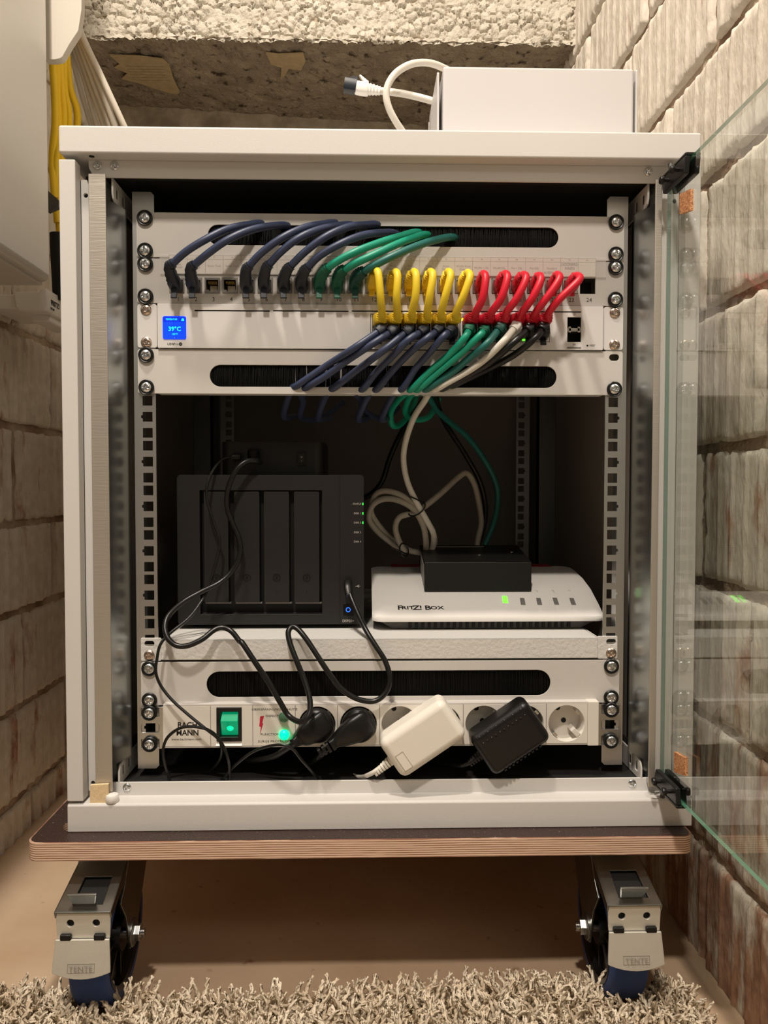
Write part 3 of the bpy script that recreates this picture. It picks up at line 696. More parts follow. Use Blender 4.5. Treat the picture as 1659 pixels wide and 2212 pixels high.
def caster(X, Y, s, label):
    """swivel caster with pedal lock; s=+1 shows its +X cheek to the room centre"""
    T = thing('caster', label, 'caster', (X, Y, 0), 'casters under the trolley')
    r = 62.0; zc = 62.5; hw = 17.
    # tyre
    prof = [(r-14, -hw), (r-4, -hw), (r-1, -hw+2.5), (r, -hw+7), (r, hw-7), (r-1, hw-2.5), (r-4, hw), (r-14, hw)]
    bb = B(); bb.lathe(prof, (X, Y, zc), (1, 0, 0), 48, cap=False); mk('tyre', bb, rubber, T, smooth=True)
    bb = B()
    bb.lathe([(10, -hw+1), (16, -hw+1), (18, -hw+9), (r-19, -hw+8), (r-17, -hw+1), (r-12, -hw-.6), (r-12, hw+.6), (r-17, hw-1), (r-19, hw-8), (18, hw-9), (16, hw-1), (10, hw-1)], (X, Y, zc), (1, 0, 0), 48)
    for k in range(8):
        a = 2*math.pi*k/8; c = (X, Y+math.cos(a)*29, zc+math.sin(a)*29)
        bb.obox(c, (1, 0, 0), (0, math.cos(a), math.sin(a)), (0, -math.sin(a), math.cos(a)), hw-5, 15, 1.6)
    mk('rim', bb, rim, T, smooth=True)
    # fork: two cheeks + crown
    for q in (-1, 1):
        xa = X+q*22.0
        out = [(Y-8, zc-12), (Y+9, zc-12), (Y+14, zc-2), (Y+46, zc+44), (Y+72, zc+68), (Y+78, 150), (Y-4, 150), (Y-24, zc+58), (Y-36, zc+48), (Y-20, zc+26), (Y-13, zc+4)]
        bb = B(); bb.prism(out, 'x', *sorted((xa, xa+q*2.2))); 
        bb.lathe([(13, 0), (13, 2.6), (9, 3.6)], (xa+q*1.2, Y, zc), (q, 0, 0), 22)
        mk('fork_cheek', bb, chrome, T, bevel=.5)
    bb = B(); bb.box(X-24.2, X+24.2, Y+2, Y+78, 141, 150); bb.lathe([(33, 0), (33, 4.5)], (X, Y+38, 150), (0, 0, 1), 36); mk('swivel_head', bb, chrome, T, bevel=1.0)
    # brake housing: sloping cover with a window, lug and folded front edge
    A = np.array([X, Y+16, 149.]); Fp = np.array([X, Y-68, 121.]); d = (Fp-A); Ld = np.linalg.norm(d); d /= Ld; n_ = np.array([0, d[2], -d[1]]); n_ = n_ if n_[2] > 0 else -n_
    loc = B(); wA, wF = 22.5, 25.5
    loc.sheet([(-wA, 0), (wA, 0), (wF, Ld), (-wF, Ld)], [[(-11, Ld*.54), (14, Ld*.54), (15, Ld*.90), (-12, Ld*.90)]], 'z', 0, -2)
    bb = B(); bb.add([tuple(A+np.array([p[0], 0, 0])+d*p[1]+n_*p[2]) for p in loc.v], loc.f)
    for q in (-1, 1):      # side skirts
        e0 = A+np.array([q*wA, 0, 0]); e1 = Fp+np.array([q*wF, 0, 0])
        bb.hexa([tuple(e0-n_*16), tuple(e0-n_*16-np.array([q*2, 0, 0])), tuple(e1-n_*7-np.array([q*2, 0, 0])), tuple(e1-n_*7), tuple(e0), tuple(e0-np.array([q*2, 0, 0])), tuple(e1-np.array([q*2, 0, 0])), tuple(e1)])
    mk('brake_cover', bb, chrome, T, bevel=.7)
    bb = B(); bb.hexa([tuple(np.array([X+q*17, 0, 0])*[1,1,1]+d*[0,t_*Ld,t_*Ld]+np.array([0, A[1], A[2]])-n_*h_) for h_ in (4.6, 3.6) for q, t_ in ((-1, .5), (1, .5), (1, .93), (-1, .93))]); mk('window_shade_plate', bb, blackm, T)  # black plate added under the window, stands in for the shade inside
    # release lug standing in the window
    bb = B(); bb.hexa([(X-11, Y-60, 123), (X+9, Y-60, 123), (X+9, Y-57.5, 123), (X-11, Y-57.5, 123), (X-14, Y-69, 137), (X+13, Y-69, 137), (X+13, Y-66, 138), (X-14, Y-66, 138)]); mk('release_lug', bb, chrome, T, bevel=1.9, seg=4)
    # pedal bracket with two holes, hooks, then the flap
    yb_ = Y-66.
    bb = B(); bb.sheet([(X-23.5, 96), (X+23.5, 96), (X+24.5, 120), (X-24.5, 120)], [circ(X-11.5, 110, 3.3), circ(X+11.5, 110, 3.3)], 'y', yb_, yb_+2.2); mk('pedal_bracket', bb, pedalm, T, bevel=.4)
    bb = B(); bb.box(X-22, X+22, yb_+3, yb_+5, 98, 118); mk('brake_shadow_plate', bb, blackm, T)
    for q in (-1, 1):
        bb = B(); bb.box(X+q*15-5, X+q*15+5, yb_-3.5, yb_+1, 95.5, 101); mk('pedal_hook', bb, blackp, T, bevel=1.2)
    pts = [(X-24, 96.5), (X-25.5, 76), (X-25.8, 69)]+[(X+25.8*t_, 63.5+5.5*t_*t_) for t_ in np.linspace(-.9, .9, 9)]+[(X+25.8, 69), (X+25.5, 76), (X+24, 96.5)]
    bb = B(); bb.prism(pts, 'y', 0, 2.2)
    bb.v = [(x, yb_-3+y-(96.5-z)*.16, z) for x, y, z in bb.v]
    fl = mk('pedal', bb, pedalm, T, bevel=.5)
    o = text('TENTE', 4.4, (X, yb_-8.25, 73.0), mat('stamp_grey', (140, 136, 128), .5), fl, sx=1.15, rot=(math.pi/2-.16, 0, 0), ext=.05)
    bb = B(); 
    for (x0, x1, za, zb_) in ((-12, 12, 76.5, 76.9), (-12, 12, 69.1, 69.5), (-12, -11.6, 69.1, 76.9), (11.6, 12, 69.1, 76.9)):
        bb.box(X+x0, X+x1, yb_-8.4, yb_-7.2, za, zb_)
    bb.v = [(x, yb_-3-(96.5-z)*.16+(y-yb_+7.8)*.4, z) for x, y, z in bb.v]
    mk('stamped_frame', bb, mat('stamp_grey', (140, 136, 128), .5), fl)
    # axle bolt and nut
    bb = B(); bb.cyl((X-26, Y, zc), (X+26, Y, zc), 5, 16)
    for q in (-1, 1):
        bb.lathe([(8.2, 24.5), (8.2, 32)], (X, Y, zc), (q, 0, 0), 6); bb.lathe([(4.5, 32), (4.5, 36)], (X, Y, zc), (q, 0, 0), 14)
    mk('axle_bolt', bb, zinc, T, bevel=.4)
    return T
caster(-270, 22, 1, 'blue-tyred steel caster with bright pedal, under the board corner with the hand hole')
caster(229, 22, -1, 'blue-tyred steel caster with dull pedal, beside the brick wall foot')
caster(-270, 505, 1, 'rear caster deep under the board on the side of the shaded brick wall')
caster(229, 505, 1, 'rear caster deep under the board on the side of the glass door')

# ================================================================== RACK PANELS
YP = YR-1.8                            # front face of a panel plate
def zu(i, dz=0): return ZT-i*U-dz      # height of unit i's top edge
HX = 232.55
def bristles(parent, x0, x1, z0, z1, y, seed, glints=()):
    R = random.Random(seed); bb = B()
    n = int((x1-x0)/1.15)
    for layer in range(2):
        for k in range(n):
            x = x0+(k+R.random())*(x1-x0)/n; yy = y+layer*1.6+R.uniform(-.5, .5); lean = R.gauss(0, .9); wd = R.uniform(.5, .95)
            zb = z0-1.2+R.uniform(-1, .6)-(2.2 if R.random() < .05 else 0); zm = (z0+z1)/2
            bb.cur = 1 if (layer == 0 and any(abs(x-s_) < 3 for s_ in glints) and R.random() < .5) else 0
            bb.add([(x-wd/2, yy, z1+2), (x+wd/2, yy, z1+2), (x+wd/2+lean*.4, yy-.3, zm), (x-wd/2+lean*.4, yy-.3, zm), (x+lean, yy+R.uniform(-.8, .3), zb)], [(0, 1, 2, 3), (3, 2, 4)])
    bb.cur = 0; bb.box(x0, x1, y+3.2, y+4.2, z0-2, z1+2)
    return mk('brush_strip', bb, [brist, brists], parent, kind='stuff', recalc=False)
def brush_panel(i, pxslot, label, scr, seed, glints=()):
    T = thing('brush_panel', label, 'brush panel', (0, YP, zu(i+1)), 'one-unit brush panels of the rack')
    a = onY(pxslot[0], pxslot[2], YP); c = onY(pxslot[1], pxslot[3], YP)
    x0, x1, z1, z0 = a[0], c[0], a[2], c[2]
    zt, zb = zu(i)-.3, zu(i+1)+.5
    slot = rrect(x0, x1, z0, z1, (z1-z0)/2-.1, 8)
    oh = []
    for q in (-1, 1):
        for dz in (6.35, 38.1): oh.append(rrect(q*HX-5, q*HX+5, zu(i, dz)-3.3, zu(i, dz)+3.3, 3.2, 4))
    bb = B(); bb.sheet(rrect(-241.3, 241.3, zb, zt, 2.5, 3), [slot]+oh, 'y', YP, YP+1.6)
    bb.box(-222, 222, YP+.4, YP+14, zt-1.6, zt); bb.box(-222, 222, YP+.4, YP+14, zb, zb+1.6)
    mk('plate', bb, paint2, T, bevel=.35)
    bristles(T, x0-3, x1+3, z0-1, z1+1, YP+2.2, seed, glints)
    for q, dz in scr: screw(T, q*HX, zu(i, dz), YP)
    return T
ALL4 = [(-1, 6.35), (-1, 38.1), (1, 6.35), (1, 38.1)]
brush_panel(0, (449, 1206, 485, 535), 'grey brush panel topmost in the rack, cords entering its slot from below', ALL4, 1)
brush_panel(3, (453, 1202, 788, 838), 'grey brush panel just below the network switch, one screw missing', [(-1, 6.35), (-1, 38.1), (1, 38.1)], 2, (-88, -77, -55, -40, 6))
brush_panel(10, (446, 1189, 1451, 1502), 'grey brush panel between the shelf and the socket strip', ALL4, 3)

# ------------------------------------------------------------------ patch panel
PP = thing('jack_panel', 'grey rack panel of numbered network jacks with paper label strip', 'network panel', (0, YP, zu(2)))
zt, zb = zu(1)-.6, zu(2)+.3
def ppx(i): return 382.0+38.2*i+3.0*(i//6)
ports = []
for i in range(24):
    a = onY(ppx(i)-16.5, 599.5+.25*i*0.25, YP); c = onY(ppx(i)+16.5, 633.5+.25*i*.25, YP); ports.append((a[0], c[0], c[2], a[2]))
oh = [rrect(q*HX-5, q*HX+5, zu(1, dz)-3.3, zu(1, dz)+3.3, 3.2, 4) for q in (-1, 1) for dz in (6.35, 38.1)]
bb = B(); bb.sheet(rrect(-241.3, 241.3, zb, zt, 2.5, 3), [[(x0, z0), (x1, z0), (x1, z1), (x0, z1)] for x0, x1, z0, z1 in ports]+oh, 'y', YP, YP+1.8)
bb.box(-222, 222, YP+.4, YP+40, zt-1.6, zt); bb.box(-222, 222, YP+.4, YP+40, zb, zb+1.6)
mk('plate', bb, paint3, PP, bevel=.3)
for q, dz in ALL4: screw(PP, q*HX, zu(1, dz), YP)
def jack_mesh():
    bb = B(); w_, h_ = 7.3, 7.4
    bb.cur = 0; bb.sheet([(-w_, -h_), (w_, -h_), (w_, h_), (-w_, h_)], [[(-5.9, -4.4), (-3.2, -4.4), (-3.2, -6.2), (3.2, -6.2), (3.2, -4.4), (5.9, -4.4), (5.9, 5.4), (-5.9, 5.4)]], 'y', -.8, 12)
    bb.cur = 1; bb.box(-7, 7, 11.5, 12.5, -7, 7)
    bb.cur = 2
    for k in range(8): bb.box(-4.2+k*1.1, -3.6+k*1.1, 1.5, 9, 2.2, 4.4)
    bb.cur = 3; bb.box(-3.6, 3.6, 8, 11.5, -5.8, 1.5)
    return meshof('jack', bb, [metalport, portdark, gold, mat('port_clip', (200, 190, 168), .5)], smooth=False)
JACK = jack_mesh()
def pcen(i): x0, x1, z0, z1 = ports[i]; return (x0+x1)/2, (z0+z1)/2
for i in range(23):
    x, z = pcen(i); place(JACK, 'jack', PP, (x, YP+.2, z))
x0, x1, z0, z1 = ports[23]; bb = B(); bb.box(x0+.3, x1-.3, YP+14, YP+15, z0+.3, z1-.3); mk('empty_bay', bb, blackm, PP)
for i in range(24):
    p = onY(ppx(i)+3, 646.5+.08*i, YP-.05); text(str(i+1), 4.1, p, inkm, PP, ext=.05)
# label strip under clear cover
a = onY(366, 551, YP); c = onY(1286, 598, YP); xa, xb = a[0], c[0]; zh, zl = a[2], c[2]-.2
bb = B(); bb.box(xa, xb, YP-1.2, YP-.3, zl, zh); strip = mk('label_strip', bb, labelm, PP)
bb = B(); bb.box(xa-9, xb+10, YP-1.9, YP-1.5, zl-.6, zh+1.0); mk('clear_cover', bb, clearp, PP)
cw = (xb-xa)/24
bb = B(); yy = YP-1.32
for k in range(25): bb.box(xa+k*cw-.13, xa+k*cw+.13, yy, yy+.14, zl, zh)
for z_ in (zh-.2, zh-4.2, zl+.1): bb.box(xa, xb, yy, yy+.14, z_-.12, z_+.12)
mk('printed_grid', bb, inkgrey, strip)
words = {1: 'Gäste\nZimmer', 2: 'Gäste\nZimmer', 3: 'Studio Tisch', 4: 'Studio Tisch', 5: 'TV', 6: 'TV', 8: 'Büro', 9: 'Schlaf\nZimmer', 10: 'Schlaf\nZimmer', 11: 'Flur',
         13: 'Wohn\nZimmer TV', 14: 'Wohn\nZimmer TV', 15: 'Wohn\nZimmer', 16: 'Wohn\nZimmer', 17: 'WLAN Wohn\nZimmer', 18: 'WLAN 1 OG', 19: 'WLAN DG', 20: 'Flur 1 OG', 21: 'Flur DG', 22: 'Doorbird'}
for k in range(24):
    xc = xa+(k+.5)*cw
    text(str(k+1), 1.5, (xc, yy-.02, zh-2.2), inkm, strip, ext=.04)
    if k+1 in words: text(words[k+1], 2.0, (xc, yy-.02, (zh-4.2+zl)/2+.6), inkgrey, strip, ext=.04, sx=.92)
text('DOORBIRD\nINNEN', 2.7, (xa+22.5*cw, yy-.02, (zh-4.2+zl)/2+2.6), inkm, strip, ext=.04, sx=.85, shear=.12)
text('AUßEN', 2.7, (xa+21.3*cw, yy-.02, zl+3.4), inkm, strip, ext=.04, sx=.8, shear=.12)

# ------------------------------------------------------------------ network switch
SW = thing('network_switch', 'silver white rack switch with small blue status screen', 'network switch', (0, YP, zu(3)))
zt, zb = zu(2)-.4, zu(3)+.6
YS = YP-2.2
xl = onY(340, 700, YS)[0]; xr = onY(1303, 710, YS)[0]
colpx = [818+31.4*i for i in range(6)]+[1012.5+31.5*i for i in range(6)]
sports = []
for rr, py in ((0, 694.5), (1, 721)):
    for i, cx in enumerate(colpx):
        p = onY(cx, py+.012*(cx-900)*.5, YS); sports.append((p[0], p[2], rr))
hs = []
for ca, cb in ((0, 5), (6, 11)):
    hs.append([(sports[ca][0]-6.5, sports[12][1]-5.9), (sports[cb][0]+6.5, sports[12][1]-5.9), (sports[cb][0]+6.5, sports[0][1]+5.9), (sports[ca][0]-6.5, sports[0][1]+5.9)])
s0 = onY(1226, 685, YS); s1 = onY(1255, 739, YS)
hs.append([(s0[0], s1[2]), (s1[0], s1[2]), (s1[0], s0[2]), (s0[0], s0[2])])
# vent slits along the top edge
for xa_, xb_ in ((420, 583), (590, 753), (760, 923), (930, 1092), (1099, 1255)):
    a = onY(xa_, 668+.003*xa_, YS); c = onY(xb_, 671.5+.003*xb_, YS); hs.append([(a[0], c[2]), (c[0], c[2]), (c[0], a[2]), (a[0], a[2])])
bb = B(); bb.sheet(rrect(xl, xr, zb, zt, .8, 2), hs, 'y', YS, YS+2); bb.box(xl, xr, YS+22, 300, zb, zt)
for za, zc_ in ((zt-1.5, zt), (zb, zb+1.5)): bb.box(xl, xr, YS+2, YS+22.5, za, zc_)
mk('housing', bb, swwhite, SW, bevel=.3)
bb = B(); bb.box(xl+2, xr-2, YS+20.5, YS+21.8, zb+2, zt-2); mk('port_backing', bb, portdark, SW)
for q in (-1, 1):
    e0, e1 = (-241.3, xl-.9) if q < 0 else (xr+.9, 241.3)
    bb = B(); bb.sheet(rrect(e0, e1, zb+.4, zt-.2, 2.6, 3), [], 'y', YP, YP+1.8); mk('rack_ear', bb, swwhite, SW, bevel=.4)
    for dz in (6.35, 38.1): screw(SW, q*HX, zu(2, dz), YP, False, SCREWB)
bb = B(); w_, h_ = 6.3, 5.7
bb.cur = 0; bb.sheet([(-w_, -h_), (w_, -h_), (w_, h_), (-w_, h_)], [[(-5.6, -5.1), (5.6, -5.1), (5.6, 5.1), (-5.6, 5.1)]], 'y', -.3, 14)
bb.cur = 1
for k in range(8): bb.box(-3.9+k*1.1, -3.4+k*1.1, 2, 9, 2.2, 4.0)
SJ = meshof('jack', bb, [metalport, gold], smooth=False)
for x, z, r_ in sports: place(SJ, 'jack', SW, (x, YS+.2, z))
# port bank outlines
for ca, cb in ((0, 5), (6, 11)):
    xA = sports[ca][0]-8.2; xB = sports[cb][0]+8.2; zA = sports[0][1]+7.2; zB = sports[12][1]-7.6
    bb = B(); bb.sheet([(xA, zB), (xB, zB), (xB, zA), (xA, zA)], [[(xA+.5, zB+.5), (xB-.5, zB+.5), (xB-.5, zA-.5), (xA+.5, zA-.5)]], 'y', YS-.12, YS+.1); mk('port_bank_outline', bb, inkm, SW)
# sfp cages
cx, cz = (s0[0]+s1[0])/2, (s0[2]+s1[2])/2
bb = B(); bb.box(s0[0], s1[0], YS+1, YS+16, cz-1.8, cz+1.8); bb.box(s0[0]+1.6, s1[0]-1.6, YS-.3, YS+1.2, cz-1.3, cz+1.3)
for q in (-1, 1): bb.box(cx+q*4.6-1.2, cx+q*4.6+1.2, YS-.3, YS+1.2, cz-2.8, cz+2.8)
mk('cage_divider', bb, metalport, SW)
text('25', 1.9, onY(1241, 679, YS-.1), inkgrey, SW, ext=.04); text('26', 1.9, onY(1240, 744, YS-.1), inkgrey, SW, ext=.04)
a = onY(1225, 749.5, YS); c = onY(1255, 753, YS); bb = B(); bb.box(a[0], c[0], YS-.15, YS+.1, c[2], a[2]); mk('status_bar', bb, greyp, SW)
p = onY(1269, 746.5, YS); bb = B(); bb.lathe([(1.0, 0), (1.0, .2)], (p[0], YS+.05, p[2]), (0, -1, 0), 14); mk('reset_hole', bb, blackm, SW)
text('RESET', 1.8, onY(1279.5, 746.5, YS-.1), inkm, SW, ext=.04, sx=.85)
# status screen
a = onY(351.5, 683, YS); c = onY(402.5, 733, YS)
bb = B(); bb.sheet(rrect(a[0], c[0], c[2], a[2], 1.8, 4), [], 'y', YS-.5, YS); scr = mk('screen', bb, screenb, SW, label='small lit blue status screen')
zd = a[2]-5.6; bb = B(); bb.box(a[0]+.6, c[0]-.6, YS-.6, YS-.5, zd, a[2]-.9); mk('screen_header', bb, screend, scr)
text('TEMPERATURE', 1.7, ((a[0]*.62+c[0]*.38), YS-.65, a[2]-3.2), screeng, scr, ext=.03, sx=.72)
bb = B(); bb.lathe([(1.2, 0), (1.2, .1)], (c[0]-3.2, YS-.6, a[2]-3.3), (0, -1, 0), 10); bb.box(c[0]-4.6, c[0]-1.9, YS-.68, YS-.6, a[2]-4.6, a[2]-3.6); mk('screen_icon', bb, screeng, scr)
xc = (a[0]+c[0])/2
text('39°C', 4.2, (xc+.2, YS-.65, (a[2]+c[2])/2-1.4), screeng, scr, ext=.03, bold=.12)
text('102°F', 1.8, (xc+.3, YS-.65, (a[2]+c[2])/2-6.4), screeng, scr, ext=.03)
bb = B(); bb.box(xc-.3, xc+.3, YS-.66, YS-.6, c[2]+1, c[2]+1.7); mk('screen_dot', bb, whiteink, scr)
p = onY(369, 743.3, YS-.1); text('USW', 2.3, p, inkm, SW, ext=.04, bold=.05); text('Pro', 2.3, onY(380, 743.3, YS-.1), inkgrey, SW, ext=.04)
p = onY(390, 743.3, YS-.1); bb = B(); bb.sheet(circ(p[0], p[2], 1.7, 20), [[(p[0]-.9, p[2]-.25), (p[0]+.9, p[2]-.25), (p[0]+.9, p[2]+.25), (p[0]-.9, p[2]+.25)]], 'y', YS-.15, YS); mk('plus_badge', bb, inkm, SW)
# port LEDs
for (px_, py_, m_, nm) in ((1000.5, 690, ledy, 0), (1034, 692, ledy, 0), (963, 689, ledy, 0), (926, 692, ledy, 0), (1114, 726, ledg, 0), (1145, 729, ledy, 0), (1175, 728, ledg, 0), (1131, 733, ledg, 0)):
    p = onY(px_, py_, YS); bb = B(); bb.sheet(rrect(p[0]-1.5, p[0]+1.5, p[2]-1.2, p[2]+1.2, .8, 3), [], 'y', YS-.6, YS); mk('port_led', bb, m_, SW)

# ------------------------------------------------------------------ shelf
SH = thing('rack_shelf', 'light grey cantilever shelf with textured paint carrying the storage box and router', 'shelf', (0, YP, 327))
bb = B(); bb.box(-221, 219, YP-.5, YP+1.5, 328.2, 348.8); bb.box(-221, 219, YP-.5, 420, 347.0, 348.8); mk('tray', bb, shelfp, SH, bevel=1.3, seg=3)
for q in (-1, 1):
    e0, e1 = (-241, -221) if q < 0 else (219, 239)
    bb = B(); bb.sheet(rrect(e0, e1, 327.5, 350.5, 1, 2), [rrect(q*HX-5, q*HX+5, 341.8, 347.6, 2.8, 5)], 'y', YP, YP+1.8); mk('rack_ear', bb, shelfp, SH, bevel=.3)
    screw(SH, q*HX, 333.2, YP, False, SCREWB)
    bb = B(); bb.box(q*221-.9, q*221+.9, YP+1.5, 400, 330, 348); mk('side_flange', bb, shelfp, SH)

# ------------------------------------------------------------------ socket strip
PS = thing('socket_strip', 'cream rack power strip with sockets, green rocker switch and surge lamps', 'power strip', (0, YP, zu(12)))
YW = YP-9.0
def pw(x, y, Y=None): return onY(x, y, YW if Y is None else Y)
xl = pw(352, 1560)[0]; xr = pw(1290, 1560)[0]; zt, zb = pw(800, 1519)[2], pw(800, 1613)[2]
modx = [352, 455, 546, 638, 729, 820.5, 911.5, 1000.5, 1090, 1180, 1269.5, 1290]
cent = [685, 774.5, 863.5, 955.5, 1045, 1135, 1224]
holes = []
socks = []
for cx in cent:
    p = pw(cx, 1566-.006*(cx-685)); socks.append(p); holes.append(circ(p[0], p[2], 18.6, 30))
r0, r1 = pw(467.5, 1528), pw(522.5, 1601); holes.append([(r0[0], r1[2]), (r1[0], r1[2]), (r1[0], r0[2]), (r0[0], r0[2])])
bb = B(); bb.sheet([(xl, zb+2), (xr, zb+2), (xr, zt-2), (xl, zt-2)], holes, 'y', YW, YW+3)
mk('front_face', bb, sockp, PS)
bb = B(); bb.box(xl, xr, YW+.4, YW+44, zt-2, zt); bb.box(xl, xr, YW+.4, YW+44, zb, zb+2); bb.box(xl, xr, YW+40, YW+44, zb, zt); mk('aluminium_rail', bb, paint2, PS, bevel=.4)
for x in modx[1:-1]:
    p = pw(x, 1565); bb = B(); bb.box(p[0]-.25, p[0]+.25, YW-.15, YW+.5, zb+2, zt-2); mk('module_joint', bb, greyp, PS)
for p in socks:
    bb = B(); bb.lathe([(18.6, 0), (18.0, -1), (17.6, -16), (0.1, -16)], (p[0], YW, p[2]), (0, -1, 0), 36, cap=False); sk = mk('socket', bb, sockp, PS, smooth=True)
    for (dx, dz) in ((-5.6, 11.6), (1.0, -1.4)):
        bb = B(); bb.lathe([(2.6, 0), (2.6, .4)], (p[0]+dx*.95, YW+15.9, p[2]+dz), (0, -1, 0), 16); mk('pin_hole', bb, blackm, sk)
    for q in (-1, 1):
        a_ = math.radians(42)
        c_ = (p[0]+q*17*math.cos(a_)*.9, YW+6, p[2]+q*17*math.sin(a_)*.98)
        bb = B(); bb.obox(c_, (math.cos(a_), 0, math.sin(a_)), (0, 1, 0), (-math.sin(a_), 0, math.cos(a_)), 1.4, 6, 2.4); mk('earth_clip', bb, zinc, sk, bevel=.4)
    bb = B(); bb.obox((p[0]+9.5, YW+8, p[2]-9.5), (.7, 0, -.7), (0, 1, 0), (.7, 0, .7), 4.5, 8, 2.6); mk('key_rib', bb, sockp, sk, bevel=.5)
# rocker
bb = B(); rx0, rx1, rz0, rz1 = r0[0], r1[0], r1[2], r0[2]
bb.sheet([(rx0, rz0), (rx1, rz0), (rx1, rz1), (rx0, rz1)], [[(rx0+4, rz0+4.5), (rx1-3.4, rz0+4.5), (rx1-3.4, rz1-4.5), (rx0+4, rz1-4.5)]], 'y', YW-1.2, YW+5); rk = mk('rocker_switch', bb, blackp, PS, bevel=.6, label='black framed green rocker switch, lit')
m0, m1 = rx0+4.4, rx1-3.8; zz0, zz1 = rz0+5, rz1-5; zm = zz0+(zz1-zz0)*.66
bb = B(); bb.hexa([(m0, YW+4, zz0), (m1, YW+4, zz0), (m1, YW+8, zz0), (m0, YW+8, zz0), (m0, YW-3.0, zm), (m1, YW-3.0, zm), (m1, YW+8, zm), (m0, YW+8, zm)]); mk('rocker_lower', bb, rocker, rk, bevel=.4)
bb = B(); bb.hexa([(m0, YW-3.0, zm), (m1, YW-3.0, zm), (m1, YW+8, zm), (m0, YW+8, zm), (m0+1, YW+2.5, zz1), (m1, YW+2.5, zz1), (m1, YW+8, zz1), (m0+1, YW+8, zz1)]); mk('rocker_upper', bb, rocker, rk, bevel=.4)
bb = B(); pm = ((m0+m1)/2+.6, YW-.9+.9, zz0+(zm-zz0)*.55); bb.lathe([(3.6, 0), (3.2, .8), (1.5, 1.3)], (pm[0], YW+.7, pm[2]), (0, -1, 0), 20); mk('glow_lamp', bb, rockerl, rk, smooth=True)
bb = B(); q0, q1 = pw(467, 1601.5), pw(523, 1613); bb.prism([(YW-1.6, q1[2]+1.6), (YW+2, q0[2]), (YW+2, q1[2]+1.6)], 'x', q0[0], q1[0]); mk('switch_bezel_foot', bb, whitep, PS)
# lettering
pl = pw(405, 1575); text('BACH\nMANN', 5.6, (pl[0], YW-.05, pl[2]), inkm, PS, ext=.05, bold=.18, sx=.95)
pl = pw(403, 1597); text('www.bachmann.com', 2.3, (pl[0], YW-.05, pl[2]), inkm, PS, ext=.05, sx=1.1)
for body, x, y, sz in (('ÜBERSPANNUNGSSCHUTZ', 593, 1532.5, 2.2), ('DEFECT', 588, 1547, 2.2), ('FUNCTION', 584, 1586.5, 2.2), ('SURGE PROTECTION', 596, 1601.5, 2.2)):
    pl = pw(x, y); text(body, sz, (pl[0], YW-.05, pl[2]), inkm, PS, ext=.05, sx=1.22)
bb = B(); bolt = [(562, 1547.5), (570.5, 1546), (566.5, 1562), (568.5, 1562.5), (561.5, 1588), (563.5, 1570), (560, 1569)]
bb.prism([(pw(x, y)[0], pw(x, y)[2]) for x, y in bolt], 'y', YW-.15, YW); mk('lightning_symbol', bb, redink, PS)
p = pw(613, 1549); bb = B(); bb.lathe([(5.0, 0), (5.0, 1.0), (4.2, 1.2), (4.2, 2.6), (2.5, 3.6), (.2, 4)], (p[0], YW, p[2]), (0, -1, 0), 24); mk('defect_lamp', bb, lampd, PS, smooth=True)
p = pw(614, 1587); bb = B(); bb.lathe([(5.2, 0), (5.2, 1.2), (4.4, 3.0), (2.5, 4.2), (.2, 4.6)], (p[0], YW, p[2]), (0, -1, 0), 24); mk('function_lamp', bb, lampg, PS, smooth=True)
# end brackets
for q in (-1, 1):
    if q < 0: e0, e1 = onY(310, 1560, YP)[0], xl
    else: e0, e1 = xr, onY(1337, 1560, YP)[0]
    za, zc_ = zu(11)-1, zu(11)-43.5
    hs = []
    for dz in (6.35, 38.1):
        z_ = zu(11, dz); hs.append([(q*HX-9, z_-4.5), (q*HX+9, z_-4.5), (q*HX+9, z_+4.5), (q*HX-9, z_+4.5)])
    z_ = zu(11, 22.2); hs.append(rrect(q*HX-9, q*HX+9, z_-4.6, z_+4.6, 2, 3))
    lo, hi = sorted((e0, e1))
    lo2, hi2 = min(lo, q*HX-11), max(hi, q*HX+11)
    bb = B(); bb.sheet(rrect(lo2, hi2, zc_, za, 2, 3), hs, 'y', YP, YP+1.8); 
    ex = xl if q < 0 else xr
    mk('end_bracket', bb, galv, PS, bevel=.4)
    if q > 0:
        bb = B(); pq = pw(1269.5, 1560); bb.box(pq[0], xr+1.5, YW-1, YW+30, zb-.5, zt+.5); mk('end_cap', bb, sockp, PS, bevel=.8)
    for dz in (6.35, 38.1): screw(PS, q*HX, zu(11, dz), YP-1)

# ================================================================== NETWORK CORDS
def sqtube(bb, pts, wh, up=(1, 0, 0), n=16, p=4.0):
    """tube with rounded-square section; wh = list of (width along `up`, height)"""
    P = [Vector(q) for q in pts]; N = len(P); vs = []
    for i, c in enumerate(P):
        t = (P[min(i+1, N-1)]-P[max(i-1, 0)]).normalized(); a = Vector(up); a = (a-t*a.dot(t)).normalized(); b2 = t.cross(a)
        w_, h_ = wh[i]
        for k in range(n):
            q = 2*math.pi*k/n; cs, sn = math.cos(q), math.sin(q)
            vs.append(tuple(c+a*(w_/2*math.copysign(abs(cs)**(2/p), cs))+b2*(h_/2*math.copysign(abs(sn)**(2/p), sn))))
    fs = [(i*n+k, i*n+(k+1) % n, (i+1)*n+(k+1) % n, (i+1)*n+k) for i in range(N-1) for k in range(n)]
    fs += [tuple(range(n-1, -1, -1)), tuple(range((N-1)*n, N*n))]
    return bb.add(vs, fs)
